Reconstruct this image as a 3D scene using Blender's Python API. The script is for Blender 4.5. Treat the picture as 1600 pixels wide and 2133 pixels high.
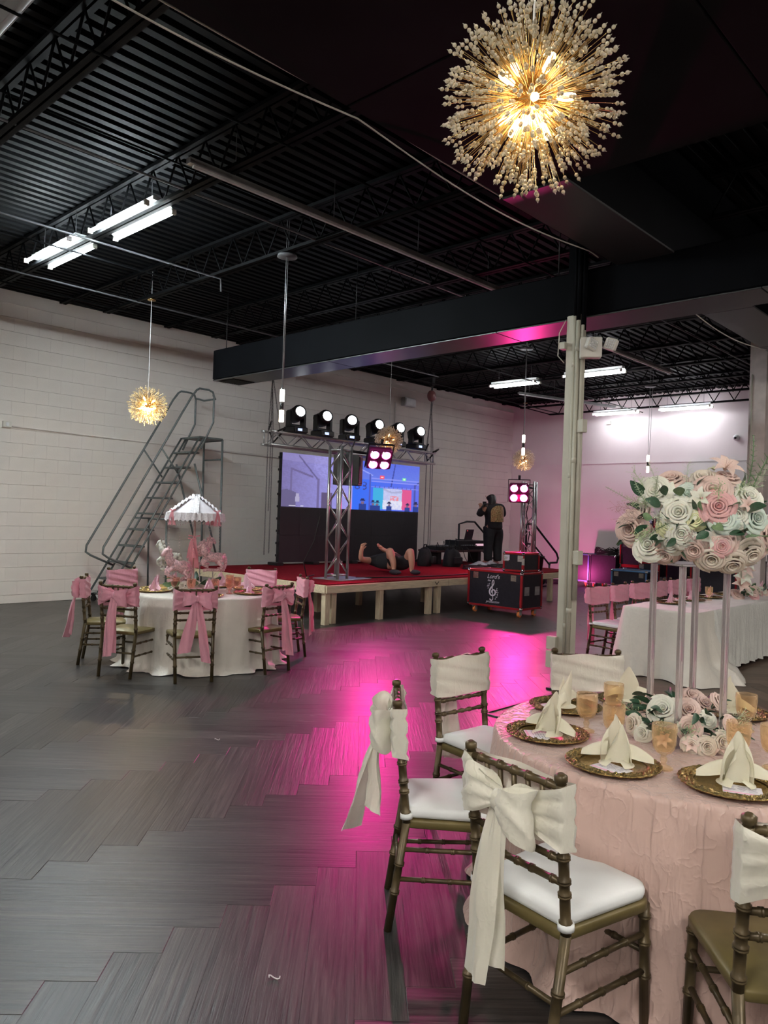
import bpy, bmesh, math, random
from math import sin, cos, pi, radians as R
from mathutils import Vector as V3, Matrix
random.seed(7)
sc = bpy.context.scene
for o in list(bpy.data.objects): bpy.data.objects.remove(o)
COL = sc.collection
# ------------------------------------------------------------------ camera
F_PX = 1578.4; EYE = 1.66
def _cam():
    yaw, pit, rol = R(43.369), R(.3115), R(-2.0386)
    f = V3((cos(yaw), sin(yaw), 0)); r = V3((sin(yaw), -cos(yaw), 0)); d = V3((0, 0, -1))
    f2 = f*cos(pit) - d*sin(pit); d2 = d*cos(pit) + f*sin(pit)
    r3 = r*cos(rol) + d2*sin(rol); d3 = d2*cos(rol) - r*sin(rol)
    cd = bpy.data.cameras.new('camera'); c = bpy.data.objects.new('camera', cd); COL.objects.link(c)
    cd.sensor_fit = 'HORIZONTAL'; cd.sensor_width = 36; cd.lens = F_PX/1600*36
    cd.clip_start = .05; cd.clip_end = 200
    m = Matrix.Identity(4)
    for i in range(3):
        m[i][0] = r3[i]; m[i][1] = -d3[i]; m[i][2] = -f2[i]
    m[2][3] = EYE
    c.matrix_world = m; sc.camera = c
_cam()
# ------------------------------------------------------------------ world and exposure
w = bpy.data.worlds.new('world'); sc.world = w; w.use_nodes = True
w.node_tree.nodes['Background'].inputs[0].default_value = (.55, .6, .7, 1)
w.node_tree.nodes['Background'].inputs[1].default_value = .0
sc.view_settings.view_transform = 'Standard'; sc.view_settings.look = 'None'
sc.view_settings.gamma = 1; sc.view_settings.use_curve_mapping = False
sc.view_settings.exposure = 0.0
# strengths used by the lamps' own builders
TUBE_E = 350.0; TUBE_FAR = 55.0; BULB_W = 26.0; MAG_W = 470.0
# ------------------------------------------------------------------ helpers
class G:
    """collects shapes; build() links them as one mesh object"""
    def __init__(s): s.v = []; s.f = []; s.sm = []; s.uv = None
    def add(s, vs, fs, smooth=False):
        n = len(s.v); s.v += [tuple(x) for x in vs]
        s.f += [tuple(i+n for i in f) for f in fs]; s.sm += [smooth]*len(fs); return s
    def box(s, c, d, rz=0, ch=0, m=None):
        x, y, z = d[0]/2, d[1]/2, d[2]/2
        if ch <= 0:
            vs = [(sx*x, sy*y, sz*z) for sz in (-1, 1) for sx, sy in ((-1,-1),(1,-1),(1,1),(-1,1))]
            fs = [(3,2,1,0),(4,5,6,7),(0,1,5,4),(1,2,6,5),(2,3,7,6),(3,0,4,7)]
        else:
            vs = []; fs = []
            for zz, k in ((-z, ch), (-z+ch, 0), (z-ch, 0), (z, ch)):
                for sx, sy in ((-1,-1),(1,-1),(1,1),(-1,1)):
                    vs += [(sx*(x-k), sy*(y-k), zz)]
            for a in range(3):
                for i in range(4):
                    j = (i+1) % 4; fs.append((a*4+i, a*4+j, a*4+4+j, a*4+4+i))
            fs += [(3,2,1,0), (12,13,14,15)]
        cr, sr = cos(rz), sin(rz)
        vs = [(c[0]+a*cr-b*sr, c[1]+a*sr+b*cr, c[2]+e) for a, b, e in vs]
        if m: vs = [m @ V3(v) for v in vs]
        return s.add(vs, fs)
    def tube(s, pts, r, n=8, closed=False, cap=True, smooth=True):
        pts = [V3(p) for p in pts]; k = len(pts)
        rs = r if isinstance(r, (list, tuple)) else [r]*k
        vs = []; up = None
        for i, p in enumerate(pts):
            a = pts[i-1] if (i > 0 or closed) else p; b = pts[(i+1) % k] if (i < k-1 or closed) else p
            t = (b-a).normalized()
            if up is None:
                up = t.orthogonal().normalized()
            up = (up - t*up.dot(t))
            up = up.normalized() if up.length > 1e-6 else t.orthogonal().normalized()
            w_ = t.cross(up)
            for j in range(n):
                q = 2*pi*j/n; vs.append(p + (up*cos(q) + w_*sin(q))*rs[i])
        fs = []
        for i in range(k if closed else k-1):
            i2 = (i+1) % k
            for j in range(n):
                j2 = (j+1) % n; fs.append((i*n+j, i*n+j2, i2*n+j2, i2*n+j))
        s.add(vs, fs, smooth)
        if cap and not closed:
            base = len(s.v) - k*n
            s.f += [tuple(base+j for j in reversed(range(n))), tuple(base+(k-1)*n+j for j in range(n))]; s.sm += [False, False]
        return s
    def bar(s, a, b, r, n=8, r2=None): return s.tube([a, b], [r, r if r2 is None else r2], n)
    def beam(s, a, b, wd, ht):
        """rectangular bar from a to b"""
        a, b = V3(a), V3(b); t = (b-a).normalized()
        up = V3((0,0,1)) if abs(t.z) < .95 else V3((1,0,0))
        si = t.cross(up).normalized(); up = si.cross(t)
        vs = [p + si*x*wd/2 + up*y*ht/2 for p in (a, b) for x, y in ((-1,-1),(1,-1),(1,1),(-1,1))]
        return s.add(vs, [(3,2,1,0),(4,5,6,7),(0,1,5,4),(1,2,6,5),(2,3,7,6),(3,0,4,7)])
    def lathe(s, prof, n=24, o=(0,0,0), mod=None, smooth=True):
        vs = []
        for i, (r, z) in enumerate(prof):
            for j in range(n):
                a = 2*pi*j/n; rr, zz = (r, z) if mod is None else mod(i, r, z, a)
                vs.append((o[0]+rr*cos(a), o[1]+rr*sin(a), o[2]+zz))
        fs = [(i*n+j, i*n+(j+1)%n, (i+1)*n+(j+1)%n, (i+1)*n+j) for i in range(len(prof)-1) for j in range(n)]
        return s.add(vs, fs, smooth)
    def ball(s, c, r, n=8, m=6, sc=(1,1,1), mat=None):
        vs = [V3((0,0,-1))]; 
        for i in range(1, m):
            p = -pi/2 + pi*i/m
            vs += [V3((cos(p)*cos(2*pi*j/n), cos(p)*sin(2*pi*j/n), sin(p))) for j in range(n)]
        vs.append(V3((0,0,1)))
        vs = [V3((v.x*r*sc[0], v.y*r*sc[1], v.z*r*sc[2])) for v in vs]
        if mat: vs = [mat @ v for v in vs]
        vs = [v + V3(c) for v in vs]
        fs = [(0, 1+(j+1)%n, 1+j) for j in range(n)]
        for i in range(m-2):
            for j in range(n): fs.append((1+i*n+j, 1+i*n+(j+1)%n, 1+(i+1)*n+(j+1)%n, 1+(i+1)*n+j))
        L = len(vs)-1; b = 1+(m-2)*n
        fs += [(b+j, b+(j+1)%n, L) for j in range(n)]
        return s.add(vs, fs, True)
    def grid(s, fn, nu, nv, smooth=True, wrap=False):
        vs = [fn(i/nu, j/nv) for i in range(nu+(0 if wrap else 1)) for j in range(nv+1)]
        k = nv+1; nn = nu if wrap else nu+1
        fs = [(i*k+j, ((i+1)%nn)*k+j, ((i+1)%nn)*k+j+1, i*k+j+1) for i in range(nu) for j in range(nv)]
        return s.add(vs, fs, smooth)
    def prism(s, poly, z0, z1, m=None):
        n = len(poly); vs = [(x, y, z0) for x, y in poly]+[(x, y, z1) for x, y in poly]
        if m: vs = [m @ V3(v) for v in vs]
        fs = [tuple(reversed(range(n))), tuple(range(n, 2*n))]+[(i, (i+1)%n, n+(i+1)%n, n+i) for i in range(n)]
        return s.add(vs, fs)
    def xf(s, m): s.v = [tuple(m @ V3(v)) for v in s.v]; return s
    def join(s, g): return s.add(g.v, g.f) if not g.sm else s._j(g)
    def _j(s, g):
        n = len(s.v); s.v += g.v; s.f += [tuple(i+n for i in f) for f in g.f]; s.sm += g.sm; return s
    def mesh(s, name, mat=None):
        me = bpy.data.meshes.new(name); me.from_pydata(s.v, [], s.f)
        me.polygons.foreach_set('use_smooth', s.sm)
        if mat: me.materials.append(mat)
        me.update(); return me
    def build(s, name, mat=None, parent=None, loc=None, kind=None, label=None):
        return inst(name, s.mesh(name, mat), parent, loc, 0, kind, label)
def inst(name, me, parent=None, loc=None, rz=0, kind=None, label=None):
    o = bpy.data.objects.new(name, me); COL.objects.link(o)
    if parent: o.parent = parent
    if loc is not None: o.location = loc
    if rz: o.rotation_euler[2] = rz
    if kind: o['kind'] = kind
    if label: o['label'] = label
    return o
def tag(o, label, cat, group=None):
    o['label'] = label; o['category'] = cat
    if group: o['group'] = group
    return o
def thing(name, label, cat, loc=(0,0,0), rz=0, group=None):
    o = bpy.data.objects.new(name, None); COL.objects.link(o); o.empty_display_size = .1
    o.location = loc; o.rotation_euler[2] = rz
    return tag(o, label, cat, group)
def copy_tree(o, parent=None):
    c = o.copy(); COL.objects.link(c)
    if parent: c.parent = parent
    for ch in list(o.children): copy_tree(ch, c)
    return c
def dup(o, label, loc, rz=0, group=None):
    c = copy_tree(o); c.location = loc; c.rotation_euler[2] = rz; c['label'] = label
    if group: c['group'] = group
    return c
def struct(o): o['kind'] = 'structure'; return o
def lerp(a, b, t): return a+(b-a)*t
# ------------------------------------------------------------------ materials
def M(name, col, rough=.5, metal=0, var=.12, scale=6, bump=0, bscale=40, trans=0, emit=None, es=0, sheen=0, coat=0, ior=1.45, detail=3, spec=.5, sss=0, stretch=None):
    m = bpy.data.materials.new(name); m.use_nodes = True; nt = m.node_tree; N = nt.nodes; L = nt.links
    b = N['Principled BSDF']; tc = N.new('ShaderNodeTexCoord'); src = tc.outputs['Object']
    if stretch:
        mp = N.new('ShaderNodeMapping'); mp.inputs['Scale'].default_value = stretch; L.new(src, mp.inputs[0]); src = mp.outputs[0]
    nz = N.new('ShaderNodeTexNoise'); nz.inputs['Scale'].default_value = scale; nz.inputs['Detail'].default_value = detail
    L.new(src, nz.inputs['Vector'])
    rp = N.new('ShaderNodeValToRGB'); rp.color_ramp.elements[0].position = .3; rp.color_ramp.elements[1].position = .7
    lo = [max(0, c*(1-var)) for c in col[:3]]; hi = [min(1, c*(1+var)) for c in col[:3]]
    rp.color_ramp.elements[0].color = (*lo, 1); rp.color_ramp.elements[1].color = (*hi, 1)
    L.new(nz.outputs['Fac'], rp.inputs[0]); L.new(rp.outputs[0], b.inputs['Base Color'])
    b.inputs['Roughness'].default_value = rough; b.inputs['Metallic'].default_value = metal
    b.inputs['Transmission Weight'].default_value = trans; b.inputs['IOR'].default_value = ior
    b.inputs['Coat Weight'].default_value = coat; b.inputs['Sheen Weight'].default_value = sheen
    b.inputs['Specular IOR Level'].default_value = spec
    if sss:
        b.inputs['Subsurface Weight'].default_value = sss; b.inputs['Subsurface Radius'].default_value = (.02, .01, .005)
    if emit:
        b.inputs['Emission Color'].default_value = (*emit, 1); b.inputs['Emission Strength'].default_value = es
    if bump:
        n2 = N.new('ShaderNodeTexNoise'); n2.inputs['Scale'].default_value = bscale; n2.inputs['Detail'].default_value = 4
        L.new(src, n2.inputs['Vector'])
        bp = N.new('ShaderNodeBump'); bp.inputs['Strength'].default_value = bump; bp.inputs['Distance'].default_value = .01
        L.new(n2.outputs['Fac'], bp.inputs['Height']); L.new(bp.outputs[0], b.inputs['Normal'])
    return m
def wood_mat(name, c0, c1, c2, rough, light=1.0):
    """plank material: grain runs along UV u, each plank its own tone"""
    m = bpy.data.materials.new(name); m.use_nodes = True; nt = m.node_tree; N = nt.nodes; L = nt.links
    b = N['Principled BSDF']
    uv = N.new('ShaderNodeUVMap'); uv.uv_map = 'UVMap'
    oi = N.new('ShaderNodeObjectInfo'); ge = N.new('ShaderNodeNewGeometry')
    ad = N.new('ShaderNodeMath'); ad.operation = 'ADD'; L.new(oi.outputs['Random'], ad.inputs[0]); L.new(ge.outputs['Random Per Island'], ad.inputs[1])
    fr = N.new('ShaderNodeMath'); fr.operation = 'FRACT'; L.new(ad.outputs[0], fr.inputs[0])
    mu = N.new('ShaderNodeMath'); mu.operation = 'MULTIPLY'; mu.inputs[1].default_value = 57; L.new(fr.outputs[0], mu.inputs[0])
    cb = N.new('ShaderNodeCombineXYZ'); L.new(mu.outputs[0], cb.inputs[0]); L.new(mu.outputs[0], cb.inputs[2])
    va = N.new('ShaderNodeVectorMath'); L.new(uv.outputs[0], va.inputs[0]); L.new(cb.outputs[0], va.inputs[1])
    def noise(sx, sy, det, dist=0):
        mp = N.new('ShaderNodeMapping'); mp.inputs['Scale'].default_value = (sx, sy, 1); L.new(va.outputs[0], mp.inputs[0])
        n = N.new('ShaderNodeTexNoise'); n.inputs['Scale'].default_value = 1; n.inputs['Detail'].default_value = det; n.inputs['Roughness'].default_value = .65
        n.inputs['Distortion'].default_value = dist
        L.new(mp.outputs[0], n.inputs['Vector']); return n.outputs['Fac']
    g1 = noise(2.2, 55, 6, .4); g2 = noise(1.0, 9, 3, 1.2); g3 = noise(7, 230, 3)
    def ramp(src, p0, p1, a, bb):
        r = N.new('ShaderNodeValToRGB'); r.color_ramp.elements[0].position = p0; r.color_ramp.elements[1].position = p1
        r.color_ramp.elements[0].color = (*a, 1); r.color_ramp.elements[1].color = (*bb, 1); L.new(src, r.inputs[0]); return r.outputs[0]
    r1 = ramp(g1, .36, .70, c0, c1)
    mx = N.new('ShaderNodeMix'); mx.data_type = 'RGBA'; L.new(ramp(g2, .35, .7, (0,0,0), (.75,.75,.75)), mx.inputs['Factor']); L.new(r1, mx.inputs['A']); mx.inputs['B'].default_value = (*c2, 1)
    mx2 = N.new('ShaderNodeMix'); mx2.data_type = 'RGBA'; L.new(ramp(g3, .62, .78, (0,0,0), (.55,.55,.55)), mx2.inputs['Factor']); L.new(mx.outputs['Result'], mx2.inputs['A'])
    mx2.inputs['B'].default_value = (c1[0]*1.7, c1[1]*1.65, c1[2]*1.6, 1)
    mr = N.new('ShaderNodeMapRange'); mr.inputs['To Min'].default_value = .72*light; mr.inputs['To Max'].default_value = 1.28*light; L.new(fr.outputs[0], mr.inputs['Value'])
    hs = N.new('ShaderNodeHueSaturation'); L.new(mr.outputs[0], hs.inputs['Value']); L.new(mx2.outputs['Result'], hs.inputs['Color'])
    L.new(hs.outputs[0], b.inputs['Base Color'])
    rr = N.new('ShaderNodeMapRange'); rr.inputs['To Min'].default_value = rough-.06; rr.inputs['To Max'].default_value = rough+.14; L.new(g1, rr.inputs['Value']); L.new(rr.outputs[0], b.inputs['Roughness'])
    bp = N.new('ShaderNodeBump'); bp.inputs['Strength'].default_value = .7; bp.inputs['Distance'].default_value = .003
    b.inputs['Specular IOR Level'].default_value = .4
    L.new(g1, bp.inputs['Height']); L.new(bp.outputs[0], b.inputs['Normal'])
    return m
def cloth_mat(name, col, rough=.45, crinkle=.35, cs=14, sheen=.3, trans=0, aniso=None):
    """satin / taffeta: crinkles from stretched noise"""
    m = M(name, col, rough, 0, .06, 5, sheen=sheen)
    nt = m.node_tree; N = nt.nodes; L = nt.links; b = N['Principled BSDF']; tc = N['Texture Coordinate']
    def ridge(sc_, dist, pw, vec):
        n = N.new('ShaderNodeTexNoise'); n.inputs['Scale'].default_value = sc_; n.inputs['Detail'].default_value = 3; n.inputs['Distortion'].default_value = dist
        L.new(vec, n.inputs['Vector'])
        a = N.new('ShaderNodeMath'); a.operation = 'MULTIPLY_ADD'; a.inputs[1].default_value = 2; a.inputs[2].default_value = -1; L.new(n.outputs['Fac'], a.inputs[0])
        c = N.new('ShaderNodeMath'); c.operation = 'ABSOLUTE'; L.new(a.outputs[0], c.inputs[0])
        d = N.new('ShaderNodeMath'); d.operation = 'SUBTRACT'; d.inputs[0].default_value = 1; L.new(c.outputs[0], d.inputs[1])
        e = N.new('ShaderNodeMath'); e.operation = 'POWER'; e.inputs[1].default_value = pw; L.new(d.outputs[0], e.inputs[0]); return e.outputs[0]
    mp = N.new('ShaderNodeMapping'); mp.inputs['Scale'].default_value = (1, 1, .16); mp.inputs['Rotation'].default_value = (.12, .08, .4); L.new(tc.outputs['Object'], mp.inputs[0])
    r1 = ridge(cs*1.1, .12, 9, mp.outputs[0]); r2 = ridge(cs*.8, .3, 12, tc.outputs['Object'])
    sm = N.new('ShaderNodeMath'); sm.operation = 'MULTIPLY_ADD'; sm.inputs[1].default_value = .45; L.new(r2, sm.inputs[0]); L.new(r1, sm.inputs[2])
    bp = N.new('ShaderNodeBump'); bp.inputs['Strength'].default_value = crinkle; bp.inputs['Distance'].default_value = .006
    L.new(sm.outputs[0], bp.inputs['Height']); L.new(bp.outputs[0], b.inputs['Normal'])
    if trans:
        out = N['Material Output']; tr = N.new('ShaderNodeBsdfTranslucent'); tr.inputs[0].default_value = (*col, 1)
        mx = N.new('ShaderNodeMixShader'); mx.inputs[0].default_value = trans
        L.new(b.outputs[0], mx.inputs[1]); L.new(tr.outputs[0], mx.inputs[2]); L.new(mx.outputs[0], out.inputs[0])
    return m
def emis(name, col, s):
    m = bpy.data.materials.new(name); m.use_nodes = True; nt = m.node_tree; N = nt.nodes
    b = N['Principled BSDF']; b.inputs['Base Color'].default_value = (*[min(1, c*.8) for c in col], 1)
    tc = N.new('ShaderNodeTexCoord'); nz = N.new('ShaderNodeTexNoise'); nz.inputs['Scale'].default_value = 3
    nt.links.new(tc.outputs['Object'], nz.inputs['Vector'])
    mr = N.new('ShaderNodeMapRange'); mr.inputs['To Min'].default_value = s*.94; mr.inputs['To Max'].default_value = s*1.06
    nt.links.new(nz.outputs['Fac'], mr.inputs['Value']); nt.links.new(mr.outputs[0], b.inputs['Emission Strength'])
    b.inputs['Emission Color'].default_value = (*col, 1)
    return m
PAINT = M('white_wall_paint', (.735, .69, .645), .62, var=.05, scale=1.6, bump=.12, bscale=60)
WALLR = M('right_wall_paint', (.76, .69, .70), .6, var=.04, scale=.8, bump=.06, bscale=40)
BLACK = M('black_ceiling_paint', (.0022, .0025, .0031), .6, spec=.10, var=.4, scale=2, bump=.1, bscale=30)
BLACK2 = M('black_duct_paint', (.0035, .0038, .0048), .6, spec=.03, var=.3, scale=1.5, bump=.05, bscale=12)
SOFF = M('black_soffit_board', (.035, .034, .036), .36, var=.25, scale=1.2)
GREYM = M('grey_conduit', (.13, .13, .14), .45, .3, var=.2)
GALV = M('galvanised_steel', (.42, .42, .42), .4, .7, var=.2)
ALU = M('truss_aluminium', (.42, .41, .41), .3, .85, var=.12, scale=9)
BLKP = M('black_plastic', (.012, .012, .014), .42, var=.25)
BLKR = M('black_rubber', (.01, .01, .01), .7, var=.3)
CHROME = M('chrome', (.7, .7, .7), .18, 1, var=.05)
WHITEM = M('white_enamel', (.72, .73, .73), .4, var=.05)
WHITEP = M('white_plastic', (.66, .64, .58), .45, var=.06)
COLP = M('column_cream_paint', (.52, .50, .41), .45, var=.08, scale=3)
LADM = M('ladder_grey_paint', (.13, .15, .15), .45, .2, var=.2, scale=12)
PINE = M('pine_boards', (.62, .53, .37), .6, var=.16, scale=5, stretch=(1, 8, 8), bump=.1)
PINED = M('pine_legs', (.60, .52, .36), .62, var=.15, scale=5, stretch=(8, 8, 1.5))
CARPET = M('red_carpet', (.17, .006, .014), .95, var=.3, scale=30, bump=.5, bscale=300, spec=.1)
CASEB = M('case_black_laminate', (.014, .011, .018), .38, var=.3, scale=20, bump=.05, bscale=200)
CASER = M('case_red_edging', (.42, .02, .03), .3, .5, var=.15)
CASEBL = M('case_blue_edging', (.10, .22, .42), .35, .5, var=.15)
LOGO = M('logo_print', (.72, .62, .70), .5, var=.03)
GOLDW = M('aged_gold_chair', (.085, .062, .030), .36, .3, var=.35, scale=14, bump=.08, bscale=60)
GOLDS = M('gold_painted_seat', (.15, .118, .045), .42, .15, var=.2, scale=9)
CUSH = M('white_cushion_cloth', (.84, .87, .87), .8, var=.03, bump=.05, bscale=90)
CREAMS = cloth_mat('cream_satin', (.87, .85, .73), .36, .3, 13, .4, .18)
PINKS = cloth_mat('pink_satin', (.80, .37, .46), .36, .35, 18, .3, .15)
BLUSH = cloth_mat('blush_taffeta', (.60, .425, .37), .33, .8, 13, .2)
IVORY = cloth_mat('ivory_satin', (.70, .67, .60), .36, .35, 10, .3)
IVORY2 = cloth_mat('white_crushed_satin', (.66, .67, .63), .33, .8, 12, .3)
NAPC = cloth_mat('cream_napkin', (.80, .78, .62), .75, .05, 30, .1, .1)
NAPP = cloth_mat('pink_napkin', (.80, .50, .60), .7, .05, 30, .1, .1)
CHRIM = M('antique_gold_rim', (.36, .25, .10), .26, .85, var=.6, scale=45, bump=.9, bscale=95)
CHARG = M('gold_charger', (.50, .36, .13), .24, .85, var=.2, scale=20, bump=.35, bscale=130)
AMBER = M('amber_pressed_glass', (1.0, .925, .79), .04, 0, var=.03, scale=10, trans=.94, bump=.18, bscale=90, ior=1.22)
def tinted_glass(name, tint, base, fac):
    m = M(name, base, .07, 0, var=.08, scale=10, bump=.3, bscale=80, spec=.9); nt = m.node_tree; N = nt.nodes; L = nt.links
    t = N.new('ShaderNodeBsdfTransparent'); t.inputs[0].default_value = (*tint, 1); mx = N.new('ShaderNodeMixShader'); mx.inputs[0].default_value = fac
    lw_ = N.new('ShaderNodeLayerWeight'); lw_.inputs[0].default_value = .45; ma = N.new('ShaderNodeMath'); ma.operation = 'MULTIPLY_ADD'; ma.inputs[1].default_value = fac*3.2; ma.inputs[2].default_value = fac*.45
    L.new(lw_.outputs['Facing'], ma.inputs[0]); L.new(ma.outputs[0], mx.inputs[0])
    L.new(t.outputs[0], mx.inputs[1]); L.new(N['Principled BSDF'].outputs[0], mx.inputs[2]); L.new(mx.outputs[0], N['Material Output'].inputs[0]); return m
AMBER = tinted_glass('amber_pressed_glass', (.985, .93, .83), (.86, .66, .42), .16)
ACRYL = M('clear_acrylic', (.98, .95, .96), .04, 0, var=.01, trans=.86, ior=1.25)
CARD = M('printed_card', (.78, .76, .80), .5, var=.1, scale=30)
CRYST = M('crystal_bead', (1.0, .93, .76), .06, 0, var=.05, trans=.62, spec=1, ior=1.4)
CRYSW = M('crystal_bead_pale', (.93, .82, .70), .12, 0, var=.1, trans=.3, spec=1)
def beadglow(name, col):
    m = M(name, col, .1, 0, var=.06, spec=1); nt = m.node_tree; N = nt.nodes; L = nt.links
    t = N.new('ShaderNodeBsdfTranslucent'); t.inputs[0].default_value = (*col, 1); mx = N.new('ShaderNodeMixShader'); mx.inputs[0].default_value = .6
    L.new(N['Principled BSDF'].outputs[0], mx.inputs[1]); L.new(t.outputs[0], mx.inputs[2]); L.new(mx.outputs[0], N['Material Output'].inputs[0]); return m
CRYSW = beadglow('crystal_bead_pale', (.97, .88, .80)); CRYSG = beadglow('crystal_bead_gold', (1.0, .86, .55))
BRASS = M('brass_wire', (.75, .52, .22), .25, .95, var=.15)
SKIN = M('skin', (.52, .27, .19), .5, var=.06, scale=12, sss=.1)
CLOTHB = M('black_clothes', (.012, .011, .014), .8, var=.3, scale=12, bump=.2, bscale=60)
HAIR = M('dark_hair', (.015, .010, .009), .45, var=.4, scale=30, stretch=(6, 6, .6))
LEAF = M('dark_green_leaf', (.028, .075, .04), .42, var=.35, scale=12, bump=.1)
LEAFL = M('sage_green_leaf', (.16, .26, .13), .5, var=.3, scale=14)
ROSEM = {k: M(k+'_rose_petals', c, .55, var=.08, scale=16, sss=.08) for k, c in dict(white=(.78,.79,.69), blush=(.74,.56,.50), pink=(.76,.44,.44), lemon=(.72,.74,.44), mint=(.62,.72,.64), cream=(.76,.68,.58)).items()}
# ================================================================== SETTING
UW, VW, DECK = 19.4, 13.05, 5.14      # far right wall (x), left wall (y), roof deck height
UMIN, VMIN = -7.0, -7.0
# ---- floor: herringbone planks at 45 degrees, a brown area beyond a black strip
PW = .1795; PN = 7; PLk = PW*PN; q = PW/math.sqrt(2)
FU, FV = 5.36, 3.80
PLANK = wood_mat('dark_plank', (.010,.0095,.010), (.105,.096,.090), (.036,.034,.034), .33)
PLANKB = wood_mat('brown_plank', (.075,.050,.036), (.20,.14,.105), (.13,.092,.07), .42)
floor = struct(G().box((6.2, 3, -.06), (26.6, 20.4, .1)).build('floor', BLKR))
def clip(poly, f):
    out = []
    for i, p in enumerate(poly):
        a = f(p); nx = poly[(i+1) % len(poly)]; b = f(nx)
        if a >= 0: out.append(p)
        if (a >= 0) != (b >= 0):
            t = a/(a-b); out.append((lerp(p[0], nx[0], t), lerp(p[1], nx[1], t)))
    return out
def plank_geo(g, poly, uvs, o, du, dv):
    """thin chamfered slab for one plank polygon; uv in metres along/across the plank"""
    n = len(poly); cx = sum(p[0] for p in poly)/n; cy = sum(p[1] for p in poly)/n
    def ins(p, d):
        vx, vy = cx-p[0], cy-p[1]; l = math.hypot(vx, vy) or 1
        return (p[0]+vx/l*d, p[1]+vy/l*d)
    a = [(*ins(p, .0008), -.008) for p in poly]; b = [(*ins(p, .0008), -.0014) for p in poly]; c = [(*ins(p, .0032), 0) for p in poly]
    vs = a+b+c; base = len(g.v)
    fs = [(i, (i+1)%n, n+(i+1)%n, n+i) for i in range(n)]+[(n+i, n+(i+1)%n, 2*n+(i+1)%n, 2*n+i) for i in range(n)]+[tuple(range(2*n, 3*n))]
    g.add(vs, fs)
    for v in vs:
        uvs.append(((v[0]-o[0])*du[0]+(v[1]-o[1])*du[1], (v[0]-o[0])*dv[0]+(v[1]-o[1])*dv[1]))
def set_uv(me, uvs):
    l = me.uv_layers.new(name='UVMap')
    for lp in me.loops: l.data[lp.index].uv = uvs[lp.vertex_index]
A_, B_ = (.70711, -.70711), (.70711, .70711)
U0, V0 = .141, 3.397
def xy(a, b): return (U0+(a*A_[0]+b*B_[0])*PW, V0+(a*A_[1]+b*B_[1])*PW)
planks = []
for m_ in range(-14, 14):
    for k in range(-90, 110):
        ox, oy = k+PN*m_, k-PN*m_
        for kind in (0, 1):
            x0, y0 = ox, oy+kind
            dx, dy = (PN, 1) if kind == 0 else (1, PN)
            poly = [xy(x0, y0), xy(x0+dx, y0), xy(x0+dx, y0+dy), xy(x0, y0+dy)]
            c = xy(x0+dx/2, y0+dy/2)
            if not (-5 < c[0] < UW+.4 and -5 < c[1] < VW+.4): continue
            du, dv = (A_, B_) if kind == 0 else (B_, A_)
            planks.append((poly, xy(x0, y0), du, dv, c, kind))
def inview(c):
    f = (.727*c[0]+.687*c[1]); r = (.687*c[0]-.727*c[1])
    return f > 1.7 and abs(r)/f < .56
planks.sort(key=lambda p: (0 if inview(p[4]) else 1, math.hypot(*p[4])))
tmpl = {}
restd, ruv = G(), []; restb, rbuv = G(), []
cnt = 0
for poly, o, du, dv, c, kind in planks:
    inb = [p[0] > FU and p[1] < FV for p in poly]
    dark, brown = [], []
    near = any(inb) or (c[0] > FU-1 and c[1] < FV+1)
    if not near: dark = [poly]
    else:
        b1 = clip(clip(poly, lambda p: p[0]-FU), lambda p: FV-p[1])
        if len(b1) > 2: brown = [b1]
        d1 = clip(poly, lambda p: FU-p[0]); d2 = clip(clip(poly, lambda p: p[0]-FU), lambda p: p[1]-FV)
        dark = [d for d in (d1, d2) if len(d) > 2]
        if not b1: dark = [poly]
    for d in dark:
        if cnt < 295 and d is poly and inview(c):
            if kind not in tmpl:
                g, u = G(), []; plank_geo(g, [(p[0]-o[0], p[1]-o[1]) for p in poly], u, (0, 0), du, dv)
                me = g.mesh('plank', PLANK); set_uv(me, u); tmpl[kind] = me
            inst('plank', tmpl[kind], floor, (o[0], o[1], 0)); cnt += 1
        else: plank_geo(restd, d, ruv, o, du, dv)
    for d in brown: plank_geo(restb, d, rbuv, o, du, dv)
me = restd.mesh('far_planks', PLANK); set_uv(me, ruv); inst('far_planks', me, floor, kind='stuff')
me = restb.mesh('brown_planks', PLANKB); set_uv(me, rbuv); inst('brown_planks', me, floor, kind='stuff', label='brown wood planks past the black strip')
g = G(); g.box((FU, FV/2-2.5, .004), (.045, FV+5, .012), ch=.004); struct(g.build('trim_1', BLKP))
g = G(); g.box(((FU+UW)/2-.6, FV, .004), (UW-FU-1.2, .045, .012), ch=.004); struct(g.build('trim_2', BLKP))
# ---- walls
CH, CL = .2278, .40
wl = G().box(((UMIN+UW)/2, VW+.11, 2.6), (UW-UMIN, .2, 5.2)); wall_left = struct(wl.build('wall_left', PAINT))
blk = G().box((CL/2, -.003, CH/2), (CL-.0012, .022, CH-.0035), ch=.0022).mesh('block', PAINT)
cells = []
for k in range(-1, 21):
    z0 = .1419+CH*k
    for i in range(int((UW-3.0)/CL)+2):
        u0 = 3.0+i*CL+(CL/2 if k % 2 else 0)
        cells.append((u0, z0))
cells.sort(key=lambda c: (0 if (.68*c[0]-.73*VW) > -.53*(.727*c[0]+.687*VW) else 1, math.hypot(c[0], VW)))
rest = G(); nb = 0
for u0, z0 in cells:
    if u0+CL > UW: continue
    if z0 < 0: rest.box((u0+CL/2, VW-.003, .07), (CL-.0012, .022, .136), ch=.0035)
    elif nb < 290 and u0 > 4.0: inst('block', blk, wall_left, (u0, VW, z0)); nb += 1
    else: rest.box((u0+CL/2, VW-.003, z0+CH/2), (CL-.0012, .022, CH-.0035), ch=.0022)
rest.build('far_blocks', PAINT, wall_left, kind='stuff')
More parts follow.
